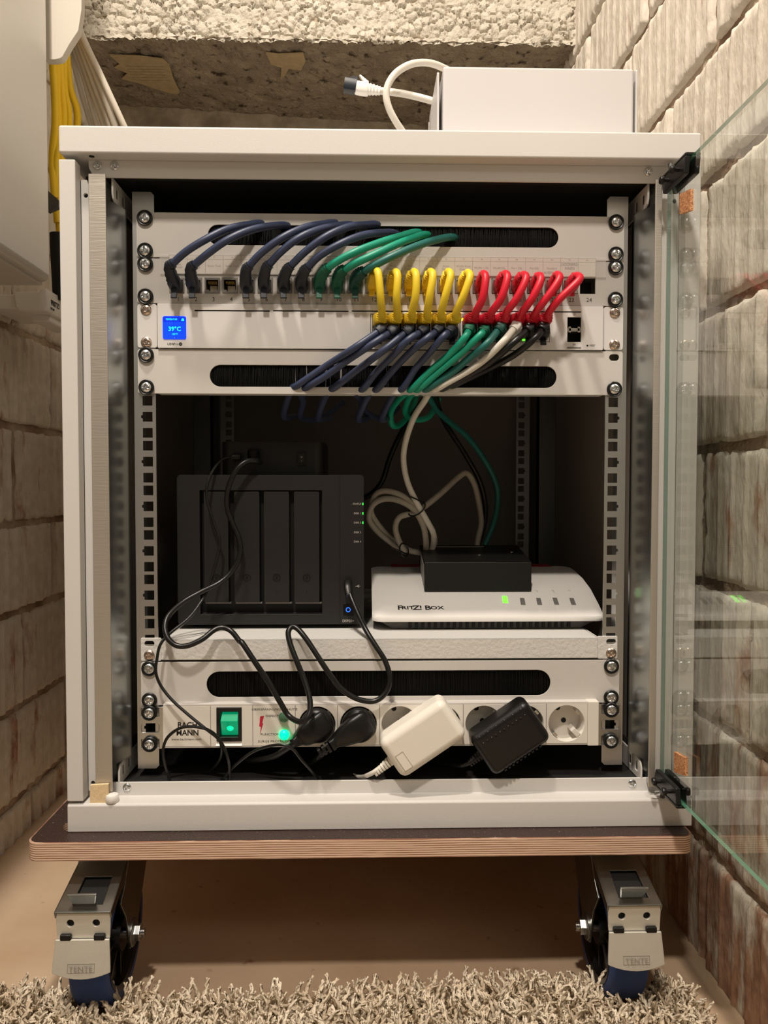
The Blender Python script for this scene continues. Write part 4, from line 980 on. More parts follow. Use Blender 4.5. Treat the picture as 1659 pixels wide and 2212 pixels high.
def boot(parent, path, w0, h0, r1, mt, tab=None, ribs=3, clip=True):
    """moulded plug boot following `path`, tapering to the cable, ribbed; optional latch tab box"""
    P = spline(path, 5); N = len(P); wh = []
    for i in range(N):
        t = i/(N-1); e = max(0, (t-.45)/.55); w_ = w0*(1-e)+r1*2.4*e; h_ = h0*(1-e)+r1*2.4*e
        if ribs and t > .4 and i % 2: w_ *= .90; h_ *= .90
        wh.append((w_, h_))
    bb = B(); sqtube(bb, P, wh); o = mk('boot', bb, mt, parent, smooth=True)
    if tab is not None:
        c, d, L = tab; bb = B(); d = Vector(d).normalized(); x = Vector((1, 0, 0)); y = d.cross(x)
        bb.obox(c, x, d, y, 2.9, L/2, 1.1); mk('latch', bb, mt, parent, bevel=.5)
    return o
def cord(name, label, cat, path, r, jm, group=None, res=8, n=10):
    T = thing(name, label, cat, tuple(path[0]), group); bb = B(); bb.tube(path, r, n, res); mk('jacket', bb, jm, T, smooth=True); return T
def PX(l, Ys): return [onY(x, y, Y) for (x, y), Y in zip(l, Ys)]

NUM = 'zero one two three four five six seven eight nine ten eleven twelve thirteen fourteen fifteen sixteen seventeen eighteen nineteen twenty twenty-one twenty-two twenty-three'.split()
# --- cords from the patch panel up into the top brush panel
upper = {1: ([(366,576),(400,545),(443,518),(489,496),(535,486),(572,485)], navy, navyb), 2: ([(412,579),(449,548),(492,518),(541,497),(590,488),(628,490)], navy, navyb),
 5: ([(532,582),(563,548),(609,514),(655,493),(695,485),(731,484)], navy, navyb), 6: ([(575,579),(606,545),(646,514),(689,496),(735,487),(768,489)], navy, navyb),
 7: ([(621,582),(658,545),(704,511),(750,491),(787,486),(822,488)], navy, navyb), 8: ([(658,585),(689,554),(735,527),(781,509),(824,503),(860,507)], navy, navyb),
 9: ([(701,585),(726,566),(766,545),(812,527),(863,511),(908,503)], greenj, greenb), 10: ([(736,588),(763,571),(802,553),(852,530),(888,516),(926,508)], greenj, greenb),
 11: ([(778,591),(802,577),(845,555),(896,533),(943,518),(984,514)], tealj, tealb)}
for i, (pl, jm, bm_) in upper.items():
    x, z = pcen(i-1)
    Ys = [YP-24, YP-31, YP-33, YP-26, YP-12, YP+6]
    pts = PX(pl, Ys); e = pts[-1]; pts.append(e+np.array([16, 40, -2.]))
    colr = {navy: 'navy', greenj: 'green', tealj: 'dark teal'}[jm]
    T = cord('ethernet_cable', f'{colr} network cord running from jack number {NUM[i]} up into the top brush slot', 'network cable', pts, 3.6, jm, 'cords into the top brush panel')
    s_ = pts[0]; d = np.array(pts[1])-s_; d /= np.linalg.norm(d)
    boot(T, [(x, YP-.5, z-.5), (x, YP-9, z-.2), (x*.75+s_[0]*.25, YP-17, z+3), s_, s_+d*5], 11.6, 12.8, 3.9, bm_, ((x+.3, YP-12.5, z-9.0), (0, -.25, -1), 14))
# --- short cords between patch panel and switch
apex = [(812.5,584),(854,587),(894,587),(930,587),(968,587),(1010,589),(1044,591),(1091,591),(1131,593),(1163,595),(1203,593),(1246,595)]
mid = [(822,640),(857,640),(897.5,640),(928,640),(962,640),(1001,640),(1042,645),(1082,645),(1116,645),(1149,645),(1180,645),(1210,645)]
botx = [825,858,890,923,953,985,1023,1057,1089,1123.5,1152.5,1181]
for k in range(12):
    port = 12+k; x, z = pcen(port-1); sx_, sz_, _ = sports[k]
    yel = k < 6; jm, bm_ = (yellowj, yellowb) if yel else (redj, redb)
    A0 = np.array([x, YP-14, z+1.5]); ap = onY(*apex[k], YP-27); ap2 = onY(apex[k][0]+5, apex[k][1]+10, YP-36)
    m_ = onY(*mid[k], YP-36); b_ = onY(botx[k]+(0 if yel else 4), 676, YP-27); c_ = onY(botx[k], 691, YS-17)
    pts = [A0, (A0*.4+ap*.6)+np.array([0, 3, 0]), ap, ap2, m_, b_, c_]
    T = cord('ethernet_cable', f'short {"yellow" if yel else "red"} network cord looping from jack number {NUM[port]} down to the switch', 'network cable', pts, 3.7, jm, 'short cords from patch panel to switch')
    up_ = (ap-A0)*.45
    boot(T, [(x, YP-.5, z-.3), (x, YP-8, z-.2), (x, YP-14, z+1.0), A0+up_*.6+np.array([0, -3, 0]), A0+up_+np.array([0, -4, 2.])], 11.6, 12.6, 3.9, bm_, ((x-1.0, YP-9, z-7.6), (0, -.3, -1), 10))
    boot(T, [(sx_, YS-.5, sz_-.2), (sx_, YS-8, sz_), (sx_*.5+c_[0]*.5, YS-15, sz_*.6+c_[2]*.4+.6), c_+np.array([0, -.6, 2.0]), c_+np.array([(b_[0]-c_[0])*.35, -2.5, 6.])], 12.2, 10.6, 4.2, bm_, None)
# --- cords from the lower switch row down into the brush panel below
low = [([(826,711),(766,751),(704,791),(643,832)], navy, navyb), ([(850,714),(806,742),(750,779),(704,812),(664,836)], navy, navyb), ([(884,713),(827,758),(775,797),(723,837)], navy, navyb),
 ([(916,714),(881,735),(848,769),(814,803),(786,838)], navy, navyb), ([(949,712),(920,733),(887,760),(848,801),(816,839)], navy, navyb), ([(974,714),(957,728),(927,763),(898,796),(871,838)], navy, navyb),
 ([(1014,710),(1005,728),(974,763),(930,801),(891,839)], greenj, greenb), ([(1046,714),(1035,726),(988,770),(945,806),(906,839)], greenj, greenb), ([(1082,706),(1050,744),(1019,769),(974,806),(926,838)], tealj, tealb),
 ([(1116,703),(1088,737),(1048,776),(1005,806),(946,838)], whitej, whitep), ([(1146,708),(1108,741),(1064,779),(1019,806),(962,837)], blackj, blackp), ([(1175,706),(1155,731),(1116,763),(1068,790),(985,830)], blackj, blackp)]
Z8 = (780, 840); K8 = 1659/580
def z8(l): return zoompts(Z8, K8, l)
after = {6: z8([(300, 10, 75), (240, 60, 100), (185, 140, 130), (195, 225, 150), (250, 215, 160), (310, 130, 165), (340, 40, 170)]),
 7: z8([(330, 10, 80), (290, 70, 110), (275, 150, 140), (330, 190, 160), (420, 170, 170), (480, 60, 180)]),
 8: z8([(400, 20, 90), (470, 130, 150), (540, 200, 190), (650, 290, 220), (750, 420, 240), (825, 560, 250), (845, 680, 255), (822, 820, 250), (765, 965, 240), (740, 1010, 235)]),
 9: z8([(430, 0, 75), (395, 70, 92), (330, 170, 125), (282, 300, 150), (262, 430, 165), (285, 570, 175), (345, 705, 178), (410, 820, 180), (448, 900, 184), (440, 985, 195), (405, 1040, 205)]),
 10: z8([(460, 20, 90), (478, 120, 150), (530, 230, 200), (640, 400, 230), (728, 560, 245), (765, 700, 250), (762, 820, 248), (725, 965, 240), (700, 1010, 235)]),
 11: z8([(420, 30, 90), (350, 120, 130), (260, 250, 190), (180, 420, 220), (130, 570, 235), (60, 650, 245), (-40, 700, 250)]),
 3: [onY(778, 862, 85), onY(790, 890, 140), onY(830, 905, 190), onY(860, 880, 220)], 1: [onY(655, 868, 85), onY(650, 900, 120), onY(690, 905, 150), onY(740, 870, 190)]}
names = ['navy']*6+['green']*2+['dark teal', 'white', 'black', 'black']
over = ['first yellow', 'second yellow', 'third yellow', 'fourth yellow', 'fifth yellow', 'sixth yellow', 'first red', 'second red', 'third red', 'fourth red', 'fifth red', 'sixth red']
for k, (pl, jm, bm_) in enumerate(low):
    sx_, sz_, _ = sports[12+k]; n_ = len(pl)
    Ys = [YS-17]+list(np.linspace(YP-27, YP-1, n_-1))
    if n_ > 3: Ys[-2] = YP-9
    pts = PX(pl, Ys); e = pts[-1]
    pts += [e+np.array([-8, 14, -3.5])]+(list(after[k]) if k in after else [e+np.array([-20, 60, -25.]), e+np.array([-10, 110, -20.])])
    T = cord('ethernet_cable', f'{names[k]} network cord leaving the lower switch row under the {over[k]} short cord', 'network cable', pts, 3.5 if k < 10 else 3.3, jm, 'cords from the switch into the lower brush panel')
    s_ = pts[0]; d = np.array(pts[1])-s_; d /= np.linalg.norm(d)
    boot(T, [(sx_, YS-.5, sz_), (sx_, YS-8, sz_), (sx_*.5+s_[0]*.5, YS-14, (sz_+s_[2])/2), s_, s_+d*6], 11.8, 10.4, 4.0, bm_, ((sx_, YS-7, sz_-7.5), (0, -.35, -1), 9))
# --- grey coiled cable behind the router, tied with wire
pts = z8([(712, 1000, 235), (722, 930, 238), (742, 820, 242), (722, 680, 240), (695, 580, 235), (652, 522, 228), (600, 548, 222), (500, 640, 205), (400, 722, 190), (330, 764, 186), (240, 792, 184), (212, 855, 184), (232, 935, 188), (268, 1000, 195),
          (200, 960, 200), (100, 880, 200), (48, 800, 196), (75, 715, 190), (150, 680, 186), (245, 695, 182), (330, 750, 180), (385, 850, 182), (402, 960, 190), (395, 1030, 200)])
GC = cord('coiled_cable', 'grey network cable coiled and tied beside the storage box', 'network cable', pts, 3.6, greyj)
pts = z8([(430, 1010, 215), (350, 1010, 205), (270, 985, 205), (170, 915, 205), (85, 810, 202), (60, 740, 198), (90, 655, 192), (150, 632, 188), (235, 652, 184), (310, 700, 182), (370, 760, 184), (425, 850, 190), (455, 930, 195), (440, 1000, 205)])
bb = B(); bb.tube(pts, 3.6, 10, 8); mk('second_loop', bb, greyj, GC, smooth=True)
for (cx, cy, a_, w_) in ((345, 742, -.6, 62), (265, 995, .9, 38)):
    c_ = onY(Z8[0]+cx/K8, Z8[1]+cy/K8, 181); rr_ = w_/K8/1.9; bb = B()
    ring = [(c_[0]+math.cos(q)*rr_*math.cos(a_)+math.sin(q)*4*math.sin(a_), c_[1]+math.sin(q)*7.5, c_[2]-math.cos(q)*rr_*math.sin(a_)*1.0+math.sin(q)*5) for q in np.linspace(0, 6.28, 17)]
    bb.tube(ring, .9, 6, 3); bb.tube([ring[0], (ring[0][0]-10, ring[0][1]-8, ring[0][2]+5), (ring[0][0]-20, ring[0][1]-8, ring[0][2]+9)], .9, 6, 4); mk('wire_tie', bb, blackp, GC, smooth=True)

# ================================================================== DEVICES ON THE SHELF
ZSH = 349.0
# ------------------------------------------------------------------ four-bay storage box
YN = 97.0
def pn(x, y, Y=YN): return onY(x, y, Y)
nx0, nx1 = pn(383, 1200)[0], pn(786, 1200)[0]; nz0, nz1 = ZSH+4.5, pn(600, 1026)[2]
NAS = thing('storage_box', 'black four-bay network storage box on the shelf', 'storage box', ((nx0+nx1)/2, YN+110, ZSH))
bb = B(); bb.box(nx0+2, nx1-1, YN+12, YN+222, nz0, nz1); mk('case', bb, nasm, NAS, bevel=3, seg=3)
o0, o1 = pn(431, 1059), pn(696, 1327)       # bay opening
bb = B(); bb.sheet(rrect(nx0, nx1, nz0, nz1, 4, 4), [[(o0[0], o1[2]), (o1[0], o1[2]), (o1[0], o0[2]), (o0[0], o0[2])]], 'y', YN, YN+12); mk('front_bezel', bb, nasm, NAS, bevel=1.2, seg=3)
bb = B(); bb.box(o0[0], o1[0], YN+11, YN+13, o1[2], o0[2]); mk('bay_backing', bb, nasd, NAS)
# sloping lip below and above the bays
q0, q1 = pn(405, 1336), pn(718, 1336)
bb = B(); bb.prism([(YN-.2, o1[2]-5.5), (YN+10, o1[2]+.5), (YN+10, o1[2]-6)], 'x', q0[0], q1[0]); mk('lower_lip', bb, nasm, NAS)
a = pn(734, 1030); bb = B(); bb.box(a[0]-.3, a[0]+.3, YN-.15, YN+.4, nz0+.5, nz1-.5); mk('bezel_seam', bb, nasd, NAS)
for k, (xa, xb) in enumerate(((440, 494), (505.5, 561), (570, 625), (635, 690))):
    a = pn(xa, 1062, YN+1); c = pn(xb, 1301, YN+1)
    bb = B(); bb.sheet(rrect(a[0], c[0], c[2], a[2], 1.2, 3), [], 'y', YN+1, YN+10); tr = mk('drive_tray', bb, nasm, NAS, bevel=.7)
    xc = (a[0]+c[0])/2; l = pn((xa+xb)/2, 1248, YN+1)
    bb = B(); bb.lathe([(4.1, -.2), (4.1, .5), (3.3, .6), (3.1, -.6), (1.8, -.7), (1.6, .2), (.2, .2)], (l[0], YN+1, l[2]), (0, -1, 0), 22); mk('lock', bb, blackp, tr, smooth=True)
    bb = B(); bb.box(l[0]-.2, l[0]+.2, YN+.85, YN+1.1, l[2]-16, l[2]-12.5); mk('tray_mark', bb, nasd, tr)
    bb = B(); bb.box(a[0]+1, c[0]+2.5, YN+2, YN+9, c[2]-1.6, c[2]-.2); mk('tray_latch_edge', bb, mat('tray_edge', (150, 146, 140), .3, .8), tr)
for t_, y_ in (('STATUS', 1088.5), ('DISK 1', 1109), ('DISK 2', 1129), ('DISK 3', 1150), ('DISK 4', 1170)):
    p = pn(780 if t_ != 'STATUS' else 780.5, y_, YN-.05); text(t_, 2.0, p, whiteink, NAS, align='RIGHT', ext=.04, sx=.95)
for y_ in (1088.5, 1109, 1129):
    p = pn(784.3, y_); bb = B(); bb.box(p[0]-.9, p[0]+.5, YN-.3, YN+.5, p[2]-1.3, p[2]+1.3); mk('status_led', bb, ledn, NAS)
p = pn(753, 1266); bb = B(); bb.box(p[0]-4.2, p[0]+4.2, YN-.3, YN+1, p[2]-8.5, p[2]+6.5); mk('usb_port', bb, blackm, NAS, bevel=.5)
p = pn(773, 1266.5); bb = B(); bb.tube([(p[0]-2.5, YN-.1, p[2]), (p[0]+2.5, YN-.1, p[2])], .3, 6, smooth=False); bb.tube([(p[0]-1, YN-.1, p[2]), (p[0]+.4, YN-.1, p[2]+1.2), (p[0]+1.4, YN-.1, p[2]+1.2)], .25, 6, smooth=False); bb.tube([(p[0]-.3, YN-.1, p[2]), (p[0]+1., YN-.1, p[2]-1.2)], .25, 6, smooth=False); mk('usb_symbol', bb, whiteink, NAS)
p = pn(753, 1317); bb = B(); bb.sheet(rrect(p[0]-5.8, p[0]+5.8, p[2]-6.6, p[2]+6.6, 1, 3), [], 'y', YN-.3, YN+1); mk('power_button', bb, mat('button_black', (14, 15, 18), .2), NAS, bevel=.4)
bb = B(); bb.sheet(circ(p[0]-.4, p[2], 2.6, 20), [circ(p[0]-.4, p[2], 1.9, 16)], 'y', YN-.5, YN-.2); mk('power_symbol', bb, ledb, NAS)
p = pn(739.5, 1341.5, YN-.05); text('DS920+', 2.8, p, whiteink, NAS, align='LEFT', ext=.04, sx=1.0)
for sx_ in (nx0+18, nx1-18):
    for yy_ in (YN+25, YN+195):
        bb = B(); bb.lathe([(8, 0), (8, 4.5)], (sx_, yy_, ZSH), (0, 0, 1), 18); mk('rubber_foot', bb, blackm, NAS)

# ------------------------------------------------------------------ small power box on top of it
YU = 118.0
a = onY(476, 954, YU); c = onY(700, 1023, YU); uz0, uz1 = nz1, a[2]
UP_ = thing('backup_power_box', 'small matte black power box with rocker switch lying on the storage box', 'power box', ((a[0]+c[0])/2, YU+50, uz0))
bb = B(); bb.sheet(rrect(a[0], c[0], YU, YU+104, 12, 6), [], 'z', uz0+.3, uz1); mk('case', bb, blackmetal, UP_, bevel=2.0, seg=3)
def pu(x, y, Y=YU): return onY(x, y, Y)
p = pu(515, 988); bb = B(); bb.box(p[0]-5.2, p[0]+5, YU-.6, YU+1, p[2]-5.8, p[2]+5.4); mk('dc_jack', bb, nasd, UP_, bevel=.5)
p = pu(549, 982); bb = B(); bb.box(p[0]-7, p[0]+7, YU-.5, YU+1, p[2]-7, p[2]+7); mk('cable_socket', bb, nasd, UP_, bevel=.5)
p = pu(652, 991); bb = B(); bb.box(p[0]-5.4, p[0]+5.4, YU-1.0, YU+1, p[2]-7.8, p[2]+7.8); rs = mk('rocker_switch', bb, blackp, UP_, bevel=.5)
bb = B(); bb.hexa([(p[0]-3.6, YU-1.4, p[2]-5.6), (p[0]+3.6, YU-1.4, p[2]-5.6), (p[0]+3.6, YU, p[2]-5.6), (p[0]-3.6, YU, p[2]-5.6), (p[0]-3.6, YU-2.6, p[2]+5.6), (p[0]+3.6, YU-2.6, p[2]+5.6), (p[0]+3.6, YU, p[2]+5.6), (p[0]-3.6, YU, p[2]+5.6)]); mk('rocker_key', bb, nasd, rs, bevel=.3)
text('O', 1.9, (p[0], YU-2.7, p[2]+1.6), whiteink, rs, ext=.1); text('I', 1.9, (p[0], YU-2.2, p[2]-2.4), whiteink, rs, ext=.1)

# ------------------------------------------------------------------ router: arched white shell on a dark vented base
prof = [(82, 358.6), (81.2, 361.5), (82.2, 364.2), (90, 366.6), (112, 373.2), (143, 386.0), (175, 394.2), (210, 399.4), (240, 401)]
def zprof(Y):
    for (ya, za), (yb2, zb2) in zip(prof[2:-1], prof[3:]):
        if Y <= yb2: return za+(zb2-za)*(Y-ya)/(yb2-ya)
    return prof[-1][1]
def slope(Y): return math.atan2(zprof(Y+4)-zprof(Y-4), 8)
def onprof(x, y):
    lo, hi = 83., 238.
    for _ in range(40):
        md = (lo+hi)/2; p_ = onY(x, y, md)
        if p_[2] > zprof(md): lo = md      # ray still above the shell: go further
        else: hi = md
    return onY(x, y, lo)
RTR = thing('router', 'white arched router with a row of light bars and printed logo', 'router', (116, 160, ZSH))
rx0, rx1 = -9.5, 241.0
n = 60; vs = []; fs = []
under = [(240, 392), (200, 388), (140, 372), (100, 360.5)]
loop = prof+under
for i in range(n+1):
    x = rx0+(rx1-rx0)*i/n; e = min(x-rx0, rx1-x); k = max(0, 1-e/11.); sh = k*k*9      # rounded corners in plan
    for (Y, Z) in loop: vs.append((x, Y+sh*(1 if Y < 130 else -1)*(1 if abs(Y-160) > 60 else 0), Z-(k**3)*1.0*(1 if Z > 362 else 0)))
mL = len(loop)
for i in range(n):
    for j in range(mL): fs.append((i*mL+j, i*mL+(j+1) % mL, (i+1)*mL+(j+1) % mL, (i+1)*mL+j))
fs += [tuple(range(mL)), tuple(range(n*mL+mL-1, n*mL-1, -1))]
bb = B(); bb.add(vs, fs); mk('top_shell', bb, whitep, RTR, smooth=True)
bb = B(); bb.hexa([(rx0+22, 92, ZSH+.2), (rx1-26, 92, ZSH+.2), (rx1-12, 236, ZSH+.2), (rx0+10, 236, ZSH+.2), (rx0+6, 90, 358.8), (rx1-8, 90, 358.8), (rx1-8, 238, 389), (rx0+6, 238, 389)]); mk('base_shell', bb, dgrey, RTR, bevel=1)
for k in range(26):
    xv = onY(886+k*13.7, 1353, 90)[0]
    bb = B(); bb.box(xv-1.6, xv+1.6, 88.4, 93, 351.2, 357.2); mk('vent_slot', bb, blackm, RTR)
bb = B(); a = onY(845, 1231, 241); c = onY(1190, 1231, 241); bb.box(a[0], c[0], 236, 262, 366, 401.6); mk('rear_wedge', bb, redpl, RTR, bevel=1)
for k, (tx, ty, bx, by) in enumerate(((1090, 1285, 1092, 1304), (1127, 1285, 1131, 1312), (1162, 1285, 1167, 1312), (1197, 1285, 1204, 1311), (1233, 1285, 1241, 1312))):
    a = onprof(tx, ty+6); md = onprof((tx+bx)/2, (ty+by)/2+1); sl = slope(md[1])
    T3 = Vector((bx*0+ (onprof(bx, by)[0]-a[0]), onprof(bx, by)[1]-a[1], onprof(bx, by)[2]-a[2])); T3.normalize(); Nn = Vector((0, -math.sin(sl), math.cos(sl))); Xx = T3.cross(Nn)
    bb = B(); bb.obox(md, Xx, T3, Nn, 2.6, 8.0, .5); led = mk('light_bar', bb, ledg if k == 0 else greyp, RTR, bevel=.6)
    e = onprof(bx+1, by+4); bb = B(); bb.obox(e, Xx, T3, Nn, 2.6, 5.0, .45); mk('button', bb, whitep, RTR, bevel=.5)
    tp = onprof(tx-4, ty-10)
    text(('Power', 'WLAN', 'Fon / DECT', 'Connect / WPS', 'Info')[k], 1.7, (tp[0], tp[1], tp[2]+.25), inkgrey, RTR, rot=(slope(tp[1]), 0, math.pi/2+.1), ext=.04)
lp = onprof(908, 1313.5); sl = slope(lp[1])
for body_, px_, sz_ in (('F', 864, 10.5), ('RIT', 881, 8.0), ('Z', 899, 10.5), ('!', 909, 10.0), ('B', 924, 10.5), ('OX', 944, 8.0)):
    lp = onprof(px_, 1313.5); text(body_, sz_, (lp[0], lp[1]-.1, lp[2]+.25), inkm, RTR, rot=(sl, 0, 0), ext=.06, sx=.86, bold=.2, name='logo_letters')

# ------------------------------------------------------------------ black injector box lying on the router
fb = onprof(1032, 1279); YI = fb[1]-1
a = onY(917, 1215, YI); c = onY(1148, 1278, YI); zi1 = a[2]; ix0, ix1 = a[0], c[0]
slI = math.atan2(zprof(YI+62)-zprof(YI+2), 60)
INJ = thing('injector_box', 'flat black metal box resting on top of the white router', 'injector', ((ix0+ix1)/2, YI+40, zprof(YI+40)))
ht = zi1-fb[2]; D = 84.
cy, sy = math.cos(slI), math.sin(slI)
base = np.array([0, YI, fb[2]+1.0])
def IJ(x, t_, h_): return (x, base[1]+t_*cy-h_*sy*.0, base[2]+t_*sy+h_)
bb = B(); bb.hexa([IJ(ix0, 0, 0), IJ(ix1, 0, 0), IJ(ix1, D, 0), IJ(ix0, D, 0), IJ(ix0, 0, ht-1), IJ(ix1, 0, ht-1), IJ(ix1, D, ht-7), IJ(ix0, D, ht-7)]); mk('case', bb, blackmetal, INJ, bevel=.8)
bb = B(); bb.hexa([IJ(ix0-.3, 8, 4), IJ(ix0, 8, 4), IJ(ix0, 62, 4), IJ(ix0-.3, 62, 4), IJ(ix0-.3, 8, ht-7), IJ(ix0, 8, ht-7), IJ(ix0, 62, ht-9), IJ(ix0-.3, 62, ht-9)]); mk('side_sticker', bb, mat('sticker_grey', (150, 148, 144), .5), INJ)
for tx in (.55, .88):
    q = IJ(ix0+(ix1-ix0)*tx, 34 if tx < .6 else 44, ht-3.2); bb = B(); bb.lathe([(2.2, -.5), (2.2, .4), (1.2, .7)], q, (0, 0, 1), 14); mk('case_screw', bb, zinc, INJ)
bb = B(); q0 = IJ(ix0+10, 74, ht-6.4); q1 = IJ(ix0+78, 74, ht-6.4); bb.box(q0[0], q1[0], q0[1], q0[1]+1.2, q0[2], q0[2]+.4); mk('printed_line', bb, whiteink, INJ)

# ================================================================== POWER AND USB CABLES
Z7 = (340, 840); K7 = 1659/460; ZL = (300, 1360); KL = 1659/530
# usb cable from the power box to the storage box
yv = YP-14
p7 = [(760, 512, 117), (762, 540, 108), (800, 575, 100), (770, 562, 90), (700, 562, 84), (622, 622, 80), (562, 740, 80), (541, 850, 82), (552, 960, 84), (592, 1060, 84), (640, 1180, 84), (640, 1300, 84), (580, 1420, 82), (480, 1512, 76), (340, 1582, 66), (200, 1662, 55), (92, 1760, 40), (60, 1850, 30), (82, 1942, 24), (150, 2000, 22), (240, 2000, 22), (350, 1950, 25), (440, 1880, 31), (508, 1860, 34), (578, 1890, 31), (640, 1966, 28)]
pL = [(700, 92, 24), (780, 212, 20), (880, 362, 18), (960, 500, 16), (1012, 582, 14), (1080, 622, 6), (1132, 604, 4), (1158, 540, 8), (1150, 440, 14), (1110, 320, 20), (1062, 200, 24), (1022, 92, 29), (1010, 20, 33), (1034, -18, 36), (1074, -4, 34), (1130, 62, 29), (1210, 182, 24), (1290, 302, 21), (1370, 402, 20), (1470, 466, 20), (1570, 486, 21)]
pR = [(822, 1508, 22), (838, 1488, 24), (842, 1462, 26), (832, 1428, 30), (812, 1396, 34), (792, 1364, 42), (776, 1332, 58), (763, 1302, 72), (756, 1284, 79)]
path = zoompts(Z7, K7, p7)+zoompts(ZL, KL, pL)+[onY(*q) for q in pR]
UC = cord('usb_cable', 'thick black cable looping from the small power box to the storage box front port', 'cable', path, 2.75, blackj, res=6)
bb = B(); s_ = onY(549, 983, YU); sqtube(bb, [(s_[0], YU+1, s_[2]), (s_[0], YU-6, s_[2]), (s_[0]+.5, YU-11, s_[2]-2), (s_[0]+2, YU-15, s_[2]-6)], [(13, 12), (13, 12), (10, 10), (6, 6)]); mk('plug', bb, blackp, UC, smooth=True)
e = onY(752, 1264, YN); bb = B(); sqtube(bb, [(e[0], YN+1, e[2]), (e[0], YN-8, e[2]), (e[0], YN-14, e[2]-2.5), (e[0]+1, YN-18, e[2]-9)], [(9, 13), (9, 13), (8, 9), (6, 6)]); mk('plug', bb, blackp, UC, smooth=True)
# thin twin lead from the power box down behind the base lip, coiled
p7 = [(640, 530, 116), (590, 532, 108), (490, 562, 98), (402, 700, 86), (385, 850, 82), (440, 1040, 82), (485, 1180, 82), (460, 1340, 80), (402, 1530, 76), (352, 1642, 66), (250, 1782, 50), (102, 1902, 36), (24, 1990, 28)]
pL = [(122, 200, 25), (115, 290, 24), (150, 382, 23), (230, 482, 21), (330, 572, 19), (440, 662, 17), (540, 742, 16), (590, 832, 18), (612, 930, 24), (604, 1030, 30), (570, 1075, 34), (400, 1090, 36), (230, 1075, 34), (205, 1000, 30), (176, 910, 24), (164, 812, 18), (200, 722, 15), (300, 660, 14), (440, 668, 13), (530, 724, 16), (560, 802, 20), (545, 882, 30), (480, 958, 46), (380, 992, 56), (250, 1002, 58), (150, 1036, 58)]
TL = cord('twin_lead', 'thin black twin lead hanging from the small power box and coiled at the cabinet floor', 'cable', zoompts(Z7, K7, p7)+zoompts(ZL, KL, pL), 1.5, blackj, res=6, n=8)
s_ = onY(515, 988, YU); bb = B(); sqtube(bb, [(s_[0]+.5, YU+1, s_[2]), (s_[0], YU-7, s_[2]), (s_[0]-4, YU-10, s_[2]), (s_[0]-9, YU-11, s_[2]-1)], [(7, 7), (7, 7), (6, 6), (3.4, 3.4)], up=(0, 0, 1)); mk('plug', bb, blackp, TL, smooth=True)
TL2 = tag(mk('thin_lead', B().tube(zoompts(ZL, KL, [(520, 1062, 36), (560, 1020, 33), (650, 920, 26), (780, 822, 18), (930, 780, 10), (1030, 800, 8), (1100, 880, 14), (1170, 960, 24), (1230, 1030, 33), (1260, 1062, 38)]), 1.5, 8, 6), blackj, smooth=True), 'thin black lead arching over the tail of the plug by the green lamp', 'cable')

# ------------------------------------------------------------------ plugs in the socket strip
def wall_plug(label, i, tip_px, cable_pts, ribs, flat):
    p = socks[i]; T = thing('mains_plug', label, 'plug', (p[0], YW, p[2]), 'black plugs in the socket strip')
    bb = B(); bb.lathe([(17.2, 12), (17.2, -2.0), (16.4, -5), (13.5, -7.5), (.2, -8)], (p[0], YW, p[2]), (0, 1, 0), 36); mk('plug_disc', bb, blackp, T, smooth=True)
    t_ = onY(*tip_px, YW-16); d = np.array(t_)-np.array([p[0], YW-10, p[2]]); L = np.linalg.norm(d); d /= L
    c0 = np.array([p[0], YW-7, p[2]])
    st = [c0-d*12+np.array([0, 1, 0]), c0-d*9, c0+d*L*.15, c0+d*L*.55, c0+d*L*.8, np.array(t_)]
    wh = [(20, 8), (24, 13), (25, 17), (20, 16), (13, 12), (9, 9)] if flat else [(20, 8), (25, 14), (26, 18), (18, 15), (12, 12), (9, 9)]
    bb = B(); pr = Vector((d[0], d[1], d[2])).cross(Vector((0, 1, 0)))
    sqtube(bb, spline(st, 3), [wh[min(5, int(k/3))] if k % 3 == 0 or k//3 >= 5 else tuple(wh[k//3][q]+(wh[k//3+1][q]-wh[k//3][q])*(k % 3)/3 for q in (0, 1)) for k in range(16)], up=tuple(pr), p=5); mk('grip', bb, blackp, T, smooth=True)
    if ribs:
        for k in range(4):
            c_ = np.array(t_)+d*(-3+k*4.6); bb = B(); sqtube(bb, [c_-d*1.4, c_+d*1.4], [(11.5-k*.7, 10.5-k*.7)]*2, up=tuple(pr)); mk('strain_ring', bb, blackp, T, smooth=True)
    bb = B(); bb.tube([np.array(t_)-d*4]+[np.array(q) for q in cable_pts], 3.1, 10, 6); mk('lead', bb, blackj, T, smooth=True)
    return T
wall_plug('black angled mains plug in the socket beside the green lamp', 0, (634, 1606), [onY(612, 1622, 26)]+zoompts(ZL, KL, [(900, 862, 34), (760, 884, 48), (650, 862, 70), (540, 850, 95), (450, 862, 115), (430, 940, 90), (462, 1002, 66), (520, 1050, 50)]), False, True)
wall_plug('black angled mains plug with ribbed neck, second socket from the green lamp', 1, (712, 1612), [onY(690, 1634, 30)]+zoompts(ZL, KL, [(1180, 890, 40), (1100, 950, 55), (1000, 1000, 70), (900, 1045, 85)]), True, False)

